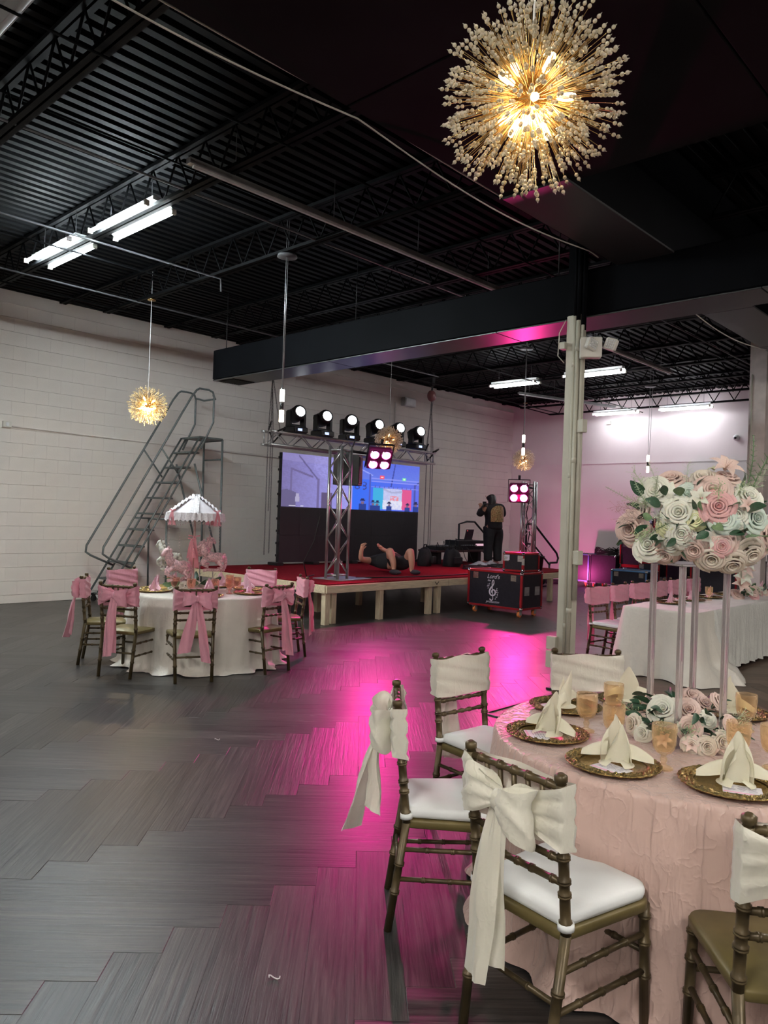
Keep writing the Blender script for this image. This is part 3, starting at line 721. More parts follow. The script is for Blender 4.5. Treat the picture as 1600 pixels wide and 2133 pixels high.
for i in range(nu+1):
    for j in range(nv+1):
        ca.data[k].color = (*pic(i/nu, j/nv), 1); k += 1
inst('picture', me, lw, label='lit upper half of the screen showing a blue hall, a flag and people in hats')
# ---- chain hoists
def hoist(label, x, y, ztop, zhook, drops):
    t = thing('chain_hoist', label, 'hoist', (x, y, 0))
    G().box((0, 0, ztop-.05), (.10, .10, .30), ch=.02).tube([(0, 0, ztop+.1), (.02, 0, ztop-.2), (0, 0, ztop-.33)], .02, 8).build('strap', BLKP, t)
    G().ball((0, 0, ztop-.42), .12, 12, 8, (1, .8, 1.1)).build('motor', M('hoist_red', (.16, .05, .05), .5), t)
    for dx, dy, zb in drops:
        g = G(); z = ztop-.5; i = 0
        while z > zb:
            f = (ztop-.5-z)/(ztop-.5-zb); o_ = (dx*f if zb > 2 else dx*min(1, f*3), dy, z)
            a = i % 2
            g.tube([(o_[0]+(.008 if a else 0), o_[1]+(0 if a else .008), z), (o_[0]+(.008 if a else 0), o_[1]+(0 if a else .008), z-.03), (o_[0]-(.008 if a else 0), o_[1]-(0 if a else .008), z-.03), (o_[0]-(.008 if a else 0), o_[1]-(0 if a else .008), z)], .0042, 4, True)
            z -= .028; i += 1
        o = g.build('chain', M('hoist_chain', (.16,.15,.15), .4, .7) if 'hoist_chain' not in bpy.data.materials else bpy.data.materials['hoist_chain'], t, kind='stuff')
    return t
hoist('dark chain hoist with hanging chains at the left end of the hanging truss', 8.42, 10.8, 4.7, 3.1, ((-.06, .0, .9), (.0, .0, 1.7), (.06, .02, .95), (.22, .02, 3.15)))
hoist('dark chain hoist with hanging chains at the right end of the hanging truss', 13.25, 11.15, 4.86, 3.1, ((-.10, .0, .75), (.05, .0, 1.0), (.12, .0, .72), (-.2, -.05, 3.15)))
for k_, (x, lab) in enumerate(((8.62, 'black sling wrapped round the left end of the hanging truss'), (13.02, 'black sling wrapped round the right end of the hanging truss'))):
    tag(G().tube([(x-.05, 10.82, 3.12), (x+.12, 10.80, 3.2), (x+.2, 10.95, 3.16), (x+.1, 11.10, 2.95), (x-.1, 11.0, 3.16), (x-.12, 10.9, 3.3)], .018, 6).build('sling', BLKR), lab, 'strap')
# ---- equipment table at the back of the stage
dj = thing('equipment_table', 'low dark equipment table behind the cables on the stage', 'table', (13.0, 10.9, SZ))
G().box((1.05, 0, .30), (2.1, .55, .045), ch=.006).build('tabletop', M('dark_red_table', (.06,.022,.025), .5), dj)
for x in (.25, 1.75): G().box((x, 0, .14), (.12, .3, .28), ch=.01).build('leg', BLKP, dj)
mx_ = thing('mixer', 'dark audio mixer on the left half of the equipment table', 'mixer', (13.45, 10.85, SZ+.322))
G().prism([(-.35, -.2), (.35, -.2), (.35, .2), (-.35, .2)], 0, .09).build('body', BLKP, mx_)
g = G()
for i in range(14):
    for j in range(4): g.lathe([(.010, .09), (.009, .108), (0, .108)], 6, (-.3+i*.046, -.13+j*.08, 0))
g.build('knob', GREYM, mx_, kind='stuff')
for k_, (x, lab) in enumerate(((14.62, 'black rack unit with lit front on the right half of the equipment table'),)):
    t = thing('rack_unit', lab, 'audio gear', (14.35, 10.85, SZ+.322)); G().box((0, 0, .11), (1.1, .4, .22), ch=.01).build('body', BLKP, t)
    G().box((.28, -.203, .12), (.36, .008, .05)).build('display', emis('rack_display', (.8, .5, .6), .8), t)
    g = G()
    for i in range(8): g.lathe([(.012, 0), (.012, .016), (0, .016)], 8).xf(Matrix.Identity(4))
    kn = G()
    for i in range(9): kn.tube([(-.45+i*.07, -.2, .11), (-.45+i*.07, -.222, .11)], .014, 8)
    kn.build('knob', GREYM, t)
lp = thing('laptop', 'open black laptop with a red sticker on the rack unit', 'laptop', (14.3, 10.87, SZ+.543), R(8))
G().box((0, 0, .009), (.36, .25, .018), ch=.004).build('base', BLKP, lp)
G().box((0, 0, 0), (.36, .012, .25), ch=.003).xf(Matrix.Translation((0, -.12, .135)) @ Matrix.Rotation(R(12), 4, 'X')).build('lid', BLKP, lp)
G().box((-.14, -.154, .225), (.035, .004, .02)).build('sticker', emis('red_light', (1, .1, .1), .6), lp)
g = G()
for k in range(5):
    x = 13.05+k*.22; g.tube([(x, 10.7, SZ+.36), (x+.05, 10.7, SZ+.5+.03*k % .1), (x+.12, 10.72, SZ+.42), (x+.2, 10.62, SZ+.36), (x+.22, 10.55, SZ+.15), (x+.3, 10.5, SZ+.01)], .008, 5)
tag(g.build('cable_bundle', BLKR), 'tangle of black cables over the equipment table', 'cable')
for (x, y, rz, s, lab) in ((12.5, 10.55, .4, 1.0, 'dark shoulder bag on the carpet beside the screen'), (13.0, 10.2, -.2, 1.0, 'dark upright backpack on the carpet in front of the equipment table')):
    t = thing('bag', lab, 'bag', (x, y, SZ), rz); g = G()
    g.lathe([(0, 0), (.17*s, 0), (.185*s, .03*s), (.19*s, .12*s), (.165*s, .28*s), (.12*s, .36*s), (.05*s, .385*s), (0, .387*s)], 24, mod=lambda i, r, z, a: (r*min(1.25, (abs(cos(a))**5+abs(sin(a)*1.45)**5)**-.2)*(1+.04*sin(5*a+i)), z+.02*s*sin(3*a)*(i > 3))); g.build('body', CLOTHB, t)
    G().tube([(-.09*s, 0, .35*s), (-.08*s, 0, .46*s), (.08*s, 0, .46*s), (.09*s, 0, .35*s)], .014, 6).build('handle', BLKR, t)
    G().box((0, -.2*s, .14*s), (.22*s, .05, .16*s), ch=.02).build('pocket', CLOTHB, t)
for (x, y, s, rz, lab) in ((13.75, 10.0, .30, .3, 'crumpled clear plastic bag lying on the red carpet'), (14.25, 10.05, .22, 1.1, 'smaller crumpled plastic bag lying on the red carpet')):
    g = G(); g.grid(lambda a, b: (x+s*(a-.5)*2+.05*sin(9*b+3*a), y+s*(b-.5)+.04*sin(11*a), SZ+.02+.09*(sin(7*a+4*b)**2)*sin(pi*a)*sin(pi*b)+.02*sin(31*a+17*b)*sin(pi*a)*sin(pi*b)), 18, 12)
    tag(g.build('plastic_bag', M('plastic_film', (.62,.55,.60), .25, trans=.2)), lab, 'bag')
random.seed(3)
for k_, (x, y, lab) in enumerate(((12.9, 9.5, 'purple lit coil of cable on the carpet'), (13.4, 9.5, 'black loose cable pile behind the big case'), (13.9, 9.5, 'dark cable heap beside the standing person'))):
    g = G()
    for j in range(5):
        a0 = random.random()*6; pts = [(x+.26*(1-.1*j)*cos(a0+i*.55)*(1.4), y+.16*sin(a0+i*.55)+.02*j, SZ+.012+.012*j) for i in range(11)]
        g.tube(pts, .011, 5)
    tag(g.build('cable_coil', BLKR), lab, 'cable')
tag(G().tube([(8.8, 8.9, SZ+.012), (9.2, 8.75, SZ+.01), (9.9, 8.62, SZ+.01), (10.6, 8.55, SZ+.01), (11.6, 8.62, SZ+.01), (12.6, 8.7, SZ+.01)], .011, 6).build('floor_cable', BLKR), 'black cable running along the front edge of the carpet', 'cable')
tag(G().tube([(8.05, 9.0, SZ+1.0), (8.08, 9.15, SZ+.6), (8.0, 9.3, SZ+.25), (8.12, 9.35, SZ+.01), (8.5, 9.6, SZ+.01)], .009, 6).build('cable', BLKR), 'thin black cable hanging beside the left truss tower', 'cable')
# ================================================================== CASES
def case(label, loc, size, rz, edge=CASER, wheels=False, hand=True, latch=True, name='flight_case'):
    t = thing(name, label, 'case', loc, rz); x, y, z = size; b = .13 if wheels else 0
    G().box((0, 0, b+z/2), (x-.02, y-.02, z-.02)).build('body', CASEB, t)
    e = .03
    for sx in (-1, 1):
        for sy in (-1, 1): G().box((sx*(x/2-e/2), sy*(y/2-e/2), b+z/2), (e+.006, e+.006, z), ch=.004).build('edge', edge, t)
        for zz in (e/2, z-e/2):
            G().box((sx*(x/2-e/2), 0, b+zz), (e+.005, y-.04, e+.005), ch=.004).build('edge', edge, t)
            G().box((0, sx*(y/2-e/2), b+zz), (x-.04, e+.005, e+.005), ch=.004).build('edge', edge, t)
    cm = G().ball((0, 0, 0), .034, 8, 6).mesh('corner', CHROME)
    for sx in (-1, 1):
        for sy in (-1, 1):
            for zz in (.02, z-.02): inst('corner', cm, t, (sx*(x/2-.016), sy*(y/2-.016), b+zz))
    def plate(nm, c, ax, w_, h_):
        g = G()
        if ax == 'x':
            g.box(c, (.012, w_, h_), ch=.003); g.box((c[0]+(-.008 if c[0] < 0 else .008), c[1], c[2]), (.01, w_*.6, h_*.3), ch=.003)
        else:
            g.box(c, (w_, .012, h_), ch=.003); g.box((c[0], c[1]+(-.008 if c[1] < 0 else .008), c[2]), (w_*.6, .01, h_*.3), ch=.003)
        g.build(nm, CHROME if nm == 'latch' else GALV, t)
    if latch:
        for s_ in (-.35, .35): plate('latch', (-x/2+.002, s_*y, b+z-.10), 'x', .11, .11)
    if hand:
        for s_ in (-.25, .25): plate('handle', (s_*x, -y/2+.002, b+z*.5), 'y', .14, .15)
    if wheels:
        for sx in (-1, 1):
            for sy in (-1, 1):
                wx, wy = sx*(x/2-.1), sy*(y/2-.1)
                c_ = G().box((wx, wy, b-.01), (.09, .09, .02)).box((wx, wy-.03, .08), (.06, .008, .09)).box((wx, wy+.03, .08), (.06, .008, .09)).build('caster', GALV, t)
                G().tube([(wx, wy-.02, .052), (wx, wy+.02, .052)], .052, 16).build('wheel', M('orange_wheel', (.75, .22, .06), .5) if 'orange_wheel' not in bpy.data.materials else bpy.data.materials['orange_wheel'], c_)
    return t
def text_mesh(name, s, size, mat, parent, m, shear=0, depth=.0015):
    cu = bpy.data.curves.new(name, 'FONT'); cu.body = s; cu.size = size; cu.extrude = depth; cu.align_x = 'CENTER'; cu.align_y = 'CENTER'; cu.shear = shear
    o = bpy.data.objects.new(name, cu); COL.objects.link(o)
    dg = bpy.context.evaluated_depsgraph_get(); me = bpy.data.meshes.new_from_object(o.evaluated_get(dg)); bpy.data.objects.remove(o)
    me.transform(m); me.materials.clear(); me.materials.append(mat); return inst(name, me, parent)
bc = case('large black flight case with red edges and treble clef logo, on casters before the stage', (11.36, 7.70, 0), (.66, 1.14, .64), 0, CASER, True)
# logo on the side that faces the hall (local -x)
FX = -.335
def onface(y, z): return Matrix(((0, 0, -1, FX), (-1, 0, 0, y), (0, 1, 0, z), (0, 0, 0, 1)))
LC = .02; LZ = .46
text_mesh('lettering', "Lord's", .105, LOGO, bc, onface(LC, LZ+.205), .35)
text_mesh('lettering', 'the', .05, LOGO, bc, onface(LC+.085, LZ+.135), .3)
text_mesh('lettering', 'production', .062, LOGO, bc, onface(LC, LZ-.235), .35)
cl = []
ctrl = [(-.012,-.165,.016),(-.035,-.175,.020),(-.05,-.15,.018),(-.03,-.128,.014),(.0,-.135,.010),(.018,-.16,.009),(.004,-.19,.008),(-.03,-.195,.006)]
g = G()
def ribbon(pts):
    vs = []; n = len(pts)
    for i, (x, y, w_) in enumerate(pts):
        a = pts[max(0, i-1)]; b_ = pts[min(n-1, i+1)]; tx, ty = b_[0]-a[0], b_[1]-a[1]; l = math.hypot(tx, ty) or 1
        vs += [(x-ty/l*w_, y+tx/l*w_, 0), (x+ty/l*w_, y-tx/l*w_, 0)]
    vs2 = vs+[(x, y, .002) for x, y, z in vs]; m_ = len(vs)
    g.add(vs2, [(2*i, 2*i+1, 2*i+3, 2*i+2) for i in range(n-1)]+[(m_+2*i+2, m_+2*i+3, m_+2*i+1, m_+2*i) for i in range(n-1)])
def cr(pts, n=6):
    out = []
    P_ = [pts[0]]+pts+[pts[-1]]
    for i in range(1, len(P_)-2):
        for k in range(n):
            t = k/n; out.append(tuple(.5*((2*P_[i][d])+(-P_[i-1][d]+P_[i+1][d])*t+(2*P_[i-1][d]-5*P_[i][d]+4*P_[i+1][d]-P_[i+2][d])*t*t+(-P_[i-1][d]+3*P_[i][d]-3*P_[i+1][d]+P_[i+2][d])*t**3) for d in range(3)))
    return out+[pts[-1]]
ribbon(cr([(-.055,-.165,.004),(-.05,-.185,.012),(-.02,-.195,.010),(.005,-.17,.007),(.0,-.10,.006),(-.008,0,.006),(-.018,.10,.008),(-.004,.155,.008),(.016,.15,.008),(.018,.10,.010),(-.012,.055,.013),(-.055,.0,.015),(-.068,-.05,.015),(-.045,-.098,.013),(.0,-.112,.011),(.042,-.09,.013),(.055,-.05,.013),(.035,-.015,.012),(.0,-.012,.010),(-.025,-.035,.009),(-.022,-.065,.006)]))
for (x, y) in ((-.115, .065), (-.085, .075), (-.10, .03), (.085, -.03), (.10, -.07), (.09, -.115), (.06, -.15), (.075, .0)):
    ribbon([(x-.010, y-.02, .008), (x+.004, y-.016, .008)]); ribbon([(x+.006, y-.016, .002), (x+.008, y+.025, .002)]); ribbon([(x+.008, y+.025, .003), (x+.022, y+.018, .003)])
g.xf(onface(LC, LZ-.015)).build('clef_emblem', LOGO, bc)
sc_ = case('small black flight case with red edges on top of the large logo case', (11.50, 7.46, .772), (.52, .42, .33), 0, CASER, False, False)
G().box((-.264, .12, .24), (.004, .09, .09)).build('sticker', LOGO, sc_)
G().box((-.268, -.21+.0, .18), (.014, .05, .12), ch=.003).build('latch', CHROME, sc_)
t = thing('bin', 'small dark bucket behind the small case at the stage corner', 'bin', (14.1, 8.75, SZ))
G().lathe([(.0, 0), (.11, 0), (.14, .27), (.155, .28), (.155, .31), (.13, .31), (.10, .02), (0, .02)], 16).build('body', BLKP, t)
# far pile along the pink wall
case('blue edged black case at the left end of the far pile', (18.55, 9.98, 0), (.7, .50, .72), 0, CASEBL, True, True, False)
case('black case with white stickers under a cable tangle in the far pile', (18.5, 9.32, 0), (.7, .72, .72), 0, CASEB, True, False, False)
case('tall stack in the far pile, bottom red edged case', (18.6, 8.42, 0), (.7, .95, .62), 0, CASER, False)
case('tall stack in the far pile, middle red edged case', (18.6, 8.45, .625), (.7, .9, .62), 0, CASER, False)
case('tall stack in the far pile, topmost red edged case against the pink wall', (18.6, 8.45, 1.25), (.7, .9, .62), 0, CASER, False)
case('purple lit wide black case in the middle of the far pile', (18.5, 7.35, 0), (.8, .95, 1.25), 0, CASEB, False)
case('blue topped low case in front of the far pile behind the pink chairs', (16.6, 7.72, 0), (.6, .85, .50), 0, CASEBL, True)
case('small red edged case standing before the tall stack', (17.3, 7.6, 0), (.45, .5, .80), 0, CASER, False)
case('red edged case with chrome latch, right end of the far pile', (17.4, 6.15, 0), (.6, 1.0, .85), 0, CASER, False)
case('dark case low beside the pale right column', (14.6, 3.9, 0), (.5, .6, .72), 0, CASEB, False)
g = G(); random.seed(5)
for j in range(9):
    a0 = random.random()*6; pts = [(18.45+.26*cos(a0+i*.6)*(1+.2*random.random()), 9.36+.30*sin(a0+i*.6), .86+.03*j*random.random()+.03*abs(sin(i))) for i in range(12)]
    g.tube(pts, .012, 5)
tag(g.build('cable_tangle', BLKR), 'tangled black cables heaped on the dark case in the far pile', 'cable')
g = G()
for j in range(6):
    a0 = random.random()*6; pts = [(18.2+.35*cos(a0+i*.6), 10.75+.25*sin(a0+i*.6), .02+.012*j) for i in range(12)]
    g.tube(pts, .014, 5)
tag(g.build('cable_tangle', BLKR), 'black cables coiled on the floor left of the blue edged case', 'cable')
for k_, (x, y, lab) in enumerate(((17.2, 7.05, 'black tripod speaker stand folded before the purple case'),)):
    pass
for k_, (y, lab) in enumerate(((7.02, 'left of two black tyres leaning before the purple case'), (6.84, 'right of two black tyres leaning before the purple case'))):
    o = G().tube([(0, -.06, .0), (0, -.03, 0), (0, .03, 0), (0, .06, 0)], [.17, .24, .24, .17], 20).xf(Matrix.Translation((17.75, y, .24+.42)))
    t = thing('cable_reel', 'black cable reel, '+lab.split(' of')[0]+' of two before the purple case', 'reel', (0, 0, 0)); o.build('drum', BLKR, t)
    G().tube([(17.75, y-.075, .66), (17.75, y+.075, .66)], .07, 12).build('hub', GREYM, t)
    G().box((17.75, y, .21), (.3, .15, .42), ch=.01).build('stand', BLKP, t)
pt = thing('partition', 'low dark grey partition beyond the pink chairs near the right column', 'partition', (18.0, 4.6, 0))
G().box((0, 0, .48), (.06, 2.0, .90), ch=.006).build('panel', M('grey_partition', (.11,.105,.105), .7), pt)
G().box((0, 0, .94), (.09, 2.04, .04), ch=.006).build('top_rail', BLKP, pt)
for s_ in (-.9, .9): G().box((0, s_, .02), (.4, .06, .04), ch=.005).build('foot', BLKP, pt)
par = thing('added_wash_lamp', 'unseen magenta lamp added on the floor behind the column to tint the far wall', 'stage light', (16.9, 10.35, 0))  # unseen lamp, added only to wash the far wall with magenta
G().tube([(0, 0, .12), (.12, .0, .20)], [.09, .10], 14).build('body', BLKP, par); G().box((0, 0, .02), (.2, .2, .04), ch=.005).bar((0, 0, .03), (0, 0, .12), .02).build('stand', BLKP, par)
G().tube([(.121, 0, .2007), (.127, 0, .2047)], .085, 14).build('lens', emis('added_wash_lens', (1, .1, .5), 5), par)
o = spot('lamp', (.16, 0, .24), (0,0,0), (1, .10, .46), MAG_W*.26, 150, .8, .05); o.parent = par; o.location = (.16, 0, .24); o.rotation_euler = V3((2.5, -.7, 1.9)).to_track_quat('-Z', 'Y').to_euler()
# ================================================================== ROLLING LADDER
la = thing('rolling_ladder', 'tall grey rolling warehouse ladder against the white block wall', 'ladder', (6.15, 12.1, 0))
YR, YL = 0.0, .62
x0, z0, x1, z1 = -.08, .12, 1.64, 3.0     # stringer line
def sl(z): return x0+(z-z0)*(x1-x0)/(z1-z0)
for y in (YR, YL):
    for off in (0, .16): G().bar((sl(z0)+off, y, z0-.0), (sl(z1)+off*.6, y, z1), .019, 8).build('stringer', LADM, la)
    # handrail loop
    G().tube([(sl(.62)+.14, y, .62), (-.06, y, .80), (-.15, y, .86), (-.14, y, .97), (1.43, y, 3.70), (1.54, y, 3.85), (1.60, y, 3.89), (1.80, y, 3.89), (1.89, y, 3.86), (1.92, y, 3.78), (1.92, y, 3.30), (sl(2.72)+.2, y, 2.78)], .019, 8).build('handrail', LADM, la)
    G().bar((.87, y, 2.72), (sl(2.2)+.1, y, 2.24), .016, 8).build('rail_brace', LADM, la)
    G().bar((2.14, y, 2.98), (2.18, y, .09), .021, 8).build('rear_post', LADM, la)
    G().tube([(2.17, y, .11), (2.17, y, 0)], [.035, .042], 10).build('rubber_foot', BLKR, la)
    G().bar((1.55, y, 2.50), (2.1, y, .78), .019, 8).build('diagonal_brace', LADM, la)
    G().bar((sl(1.50), y, 1.47), (2.16, y, 1.45), .016, 8).build('side_bar', LADM, la)
    G().bar((1.02, y, 1.46), (1.05, y, .12), .018, 8).build('middle_post', LADM, la)
    c_ = G().box((.02, y, .13), (.14, .06, .03)).box((.02, y-.024, .085), (.05, .006, .08)).box((.02, y+.024, .085), (.05, .006, .08)).build('caster', BLKP, la)
    G().tube([(.02, y-.016, .05), (.02, y+.016, .05)], .05, 14).build('wheel', BLKR, c_)
    G().bar((.02, y, .14), (2.17, y, .14), .017, 8).build('base_bar', LADM, la)
for k in range(9):
    z = .40+k*.288; g = G().box((sl(z)+.10, YL/2, z), (.19, YL-.03, .028), ch=.004)
    for i in range(6): g.box((sl(z)+.02+i*.03, YL/2, z+.016), (.008, YL-.06, .006))
    g.build('step', LADM, la)
G().box((1.90, YL/2, z1), (.50, YL, .035), ch=.004).build('platform', LADM, la)
for x, z in ((2.15, 2.98), (2.155, 2.62), (2.16, 1.45), (2.17, .14), (.02, .14)): G().bar((x, YR, z), (x, YL, z), .017, 8).build('cross_bar', LADM, la)
G().tube([(1.9, YR, 3.8), (2.03, .12, 3.76), (2.03, YL-.12, 3.76), (1.9, YL, 3.8)], .018, 8).build('back_rail', LADM, la)
# ================================================================== PEOPLE
def skinned(name, segs, mat, parent, sub=2, root=0):
    """segs: list of chains [(x,y,z,r), ...]; chains that start on an existing point are welded to it"""
    pts, rad, ed = [], [], []
    def idx(p):
        for i, q_ in enumerate(pts):
            if (V3(q_)-V3(p[:3])).length < 1e-5: return i
        pts.append(tuple(p[:3])); rad.append(p[3]); return len(pts)-1
    for ch in segs:
        ids = [idx(p) for p in ch]; ed += [(a, b) for a, b in zip(ids, ids[1:])]
    me = bpy.data.meshes.new(name); me.from_pydata(pts, ed, []); o = bpy.data.objects.new(name, me); COL.objects.link(o)
    o.modifiers.new('skin', 'SKIN'); 
    sv = me.skin_vertices[0].data if me.skin_vertices else None
    if sv is None:
        bm = bmesh.new(); bm.from_mesh(me); bm.verts.layers.skin.verify(); bm.to_mesh(me); bm.free(); sv = me.skin_vertices[0].data
    for i, r in enumerate(rad): sv[i].radius = r if isinstance(r, tuple) else (r, r); sv[i].use_root = (i == root)
    ss = o.modifiers.new('sub', 'SUBSURF'); ss.levels = sub; ss.render_levels = sub
    dg = bpy.context.evaluated_depsgraph_get(); m2 = bpy.data.meshes.new_from_object(o.evaluated_get(dg))
    bpy.data.objects.remove(o); m2.materials.clear(); m2.materials.append(mat)
    for p in m2.polygons: p.use_smooth = True
    return inst(name, m2, parent)
def hand_chains(wr, d, side, up, s=1.0, curl=.5):
    """palm and five fingers from wrist point wr along d; side: thumb side; up: back of hand"""
    wr, d, side, up = V3(wr), V3(d).normalized(), V3(side).normalized(), V3(up).normalized()
    palm = wr+d*.08*s; out = [[(*wr, .026*s), (*palm, .030*s)]]
    for k, (o_, L_) in enumerate(((.030, .075), (.010, .085), (-.010, .078), (-.028, .060))):
        b = palm+side*o_*s; m_ = b+d*L_*.5*s-up*curl*.01*s; e = b+d*L_*(.95-.25*curl)*s-up*curl*.05*s
        out.append([(*palm, .030*s), (*b, .011*s), (*m_, .0095*s), (*e, .008*s)])
    t0 = wr+d*.03*s+side*.03*s
    out.append([(*wr, .026*s), (*t0, .013*s), (*(t0+d*.03*s+side*.022*s), .011*s), (*(t0+d*.06*s+side*.026*s-up*.01*s), .009*s)])
    return out
# ---- standing person seen from behind
wo = thing('person', 'standing person in black clothes with sequined back panel, seen from behind on the stage', 'person', (14.72, 10.35, SZ), R(70))
body = [[(0,0,.90,.13), (0,0,1.05,.12), (.01,0,1.22,.13), (.02,0,1.36,.10), (.05,0,1.44,.055), (.10,.02,1.53,.075), (.125,.03,1.60,.085)]]
for s_ in (-1, 1):
    body.append([(0,0,.90,.13), (0,s_*.10,.84,.10), (.01,s_*.105,.48,.062), (-.01,s_*.11,.10,.042), (.13,s_*.12,.035,.032)])
    sh, el_, wr = (.02,s_*.17,1.35), (.10,s_*.27,1.13), (.30,s_*.10,1.32)
    body.append([(.02,0,1.36,.10), (*sh,.06), (*el_,.045), (*wr,.030)])
    hc = hand_chains(wr, (.3,-s_*.1,.5), (0,-s_,.3), (-.5,0,.3)); hc[0][0] = (*wr, .030); hc[-1][0] = (*wr, .030); body += hc
skinned('body', body, SKIN, wo)
jk = [[(0,0,.78,.19), (0,0,.90,.185), (0,0,1.0,.175), (.0,0,1.16,.18), (.01,0,1.30,.155), (.03,0,1.42,.085)]]
for s_ in (-1, 1): jk.append([(.01,0,1.30,.155), (.02,s_*.18,1.35,.085), (.08,s_*.285,1.14,.075), (.27,s_*.125,1.29,.05)])
skinned('jacket', jk, CLOTHB, wo)
tr = [[(0,0,.95,.17), (0,0,.86,.185)]]
for s_ in (-1, 1): tr.append([(0,0,.86,.185), (-.01,s_*.10,.78,.135), (0,s_*.105,.48,.10), (-.01,s_*.11,.12,.085), (-.01,s_*.11,.07,.09)])
skinned('trousers', tr, CLOTHB, wo)
hr = [[(.115,.03,1.62,.098), (.07,.02,1.56,.10), (.01,.03,1.46,.085), (.0,.10,1.36,.06), (.03,.14,1.24,.04), (.05,.16,1.14,.02)]]
skinned('hair', hr, HAIR, wo)
fc = G(); fc.ball((.20,.045,1.575), .014, 8, 6, (1,.8,1.2)); fc.ball((.185,.075,1.60), .011, 8, 6); fc.ball((.19,.015,1.60), .011, 8, 6); fc.ball((.19,.045,1.54), .016, 8, 6, (.6,1.3,.4)); fc.build('face', SKIN, wo)
for s_ in (-1, 1): G().ball((.06, s_*.115, .035), .055, 12, 8, (2.0, .85, .62)).build('shoe', M('pink_shoe', (.45,.22,.24), .6) if s_ < 0 else bpy.data.materials['pink_shoe'], wo)
SEQ = M('sequined_panel', (.36, .28, .13), .3, .5, var=.75, scale=38, bump=.5, bscale=120)
nt = SEQ.node_tree; rp = [n for n in nt.nodes if n.type == 'VALTORGB'][0]
rp.color_ramp.elements[0].color = (.06, .12, .04, 1); rp.color_ramp.elements[1].color = (.42, .40, .18, 1); e_ = rp.color_ramp.elements.new(.5); e_.color = (.34, .16, .08, 1)
def backp(a, b):
    y = (a-.5)*.30*(1 if b < .6 else math.sqrt(max(.02, 1-((b-.6)/.42)**2))); z = 1.0+b*.38
    x = -math.sqrt(max(.001, .178**2-y*y*.9))+.012*(b-.5)-.006+(.05*max(0, b-.7)); return (x, y, z)
SQ = G(); SQ.grid(backp, 12, 12); SQ.build('sequined_panel', SEQ, wo)
G().box((.33, 0, 1.40), (.012, .08, .15), ch=.004).build('phone', BLKP, wo)
wo.scale = (1.22, 1.22, 1.0)
# ---- person lying on the back
ly = thing('person', 'person in black shirt and shorts lying on the back on the red carpet, knees raised', 'person', (10.3, 9.4, SZ), 0)
o_ = V3((10.3, 9.4, SZ))
def L(x, y, z, r): return (x-o_.x, y-o_.y, z-o_.z, r)
hipc = L(10.38,9.36,.79,.15); che = L(10.50,9.80,.82,.155)
body = [[hipc, L(10.44,9.56,.81,.16), che, L(10.54,9.98,.78,.07), L(10.56,10.10,.76,.085), L(10.57,10.20,.76,.095)]]
body.append([hipc, L(10.24,9.40,.80,.11), L(9.95,9.24,1.07,.073), L(10.00,9.17,.84,.060), L(10.02,9.17,.68,.040), L(9.97,9.03,.655,.036)])
body.append([hipc, L(10.50,9.28,.80,.11), L(10.32,9.06,1.07,.073), L(10.34,9.03,.84,.060), L(10.35,9.04,.68,.040), L(10.36,8.88,.655,.036)])
wr = (9.86-o_.x, 9.86-o_.y, 1.02-o_.z)
body.append([che, L(10.30,9.95,.80,.075), L(9.93,9.93,.85,.056), (*wr, .034)])
hc = hand_chains(wr, (.15,-.05,.5), (.5,-.4,-.1), (-.5,.3,.2), 1.05, .7); hc[0][0] = (*wr, .034); hc[-1][0] = (*wr, .034); body += hc
wr = (10.33-o_.x, 9.78-o_.y, 1.04-o_.z)
body.append([che, L(10.68,9.72,.82,.075), L(10.62,9.66,.93,.055), (*wr, .034)])
hc = hand_chains(wr, (-.4,.1,.4), (-.2,-.3,-.4), (.3,.2,.4), 1.05, .6); hc[0][0] = (*wr, .034); hc[-1][0] = (*wr, .034); body += hc
skinned('body', body, SKIN, ly)
skinned('shirt', [[L(10.38,9.40,.80,.165), L(10.43,9.56,.83,.19), L(10.49,9.76,.83,.18), L(10.53,9.92,.80,.11)], [L(10.49,9.76,.83,.18), L(10.28,9.93,.81,.10), L(10.14,9.94,.82,.088)], [L(10.49,9.76,.83,.18), L(10.66,9.72,.83,.10), L(10.64,9.69,.88,.085)]], CLOTHB, ly)
skinned('shorts', [[L(10.40,9.42,.80,.165), L(10.38,9.34,.79,.175)], [L(10.38,9.34,.79,.175), L(10.24,9.39,.82,.135), L(10.06,9.29,.97,.105)], [L(10.38,9.34,.79,.175), L(10.50,9.27,.82,.135), L(10.39,9.13,.97,.105)]], CLOTHB, ly)
skinned('hair', [[L(10.57,10.22,.79,.10), L(10.58,10.28,.76,.09)]], HAIR, ly)
g = G()
for c_ in ((10.53,10.16,.86), (10.59,10.15,.86)): g.ball((c_[0]-o_.x, c_[1]-o_.y, c_[2]-o_.z), .012, 8, 6)
g.ball((10.555-o_.x, 10.13-o_.y, .87-o_.z), .018, 8, 6); g.ball((10.55-o_.x, 10.08-o_.y, .855-o_.z), .02, 8, 6, (1.2,.5,.5)); g.build('face', SKIN, ly)
for (x, y, a) in ((9.98, 9.10, .3), (10.355, 8.955, .05)):
    m_ = Matrix.Translation((x-o_.x, y-o_.y, .05)) @ Matrix.Rotation(a, 4, 'Z')
    G().ball((0, 0, 0), .055, 12, 8, (.85, 2.2, .85), m_.to_3x3().to_4x4()).xf(Matrix.Translation((x-o_.x, y-o_.y, .05))).build('shoe', M('dark_clog', (.03,.025,.035), .6) if a == .3 else bpy.data.materials['dark_clog'], ly)
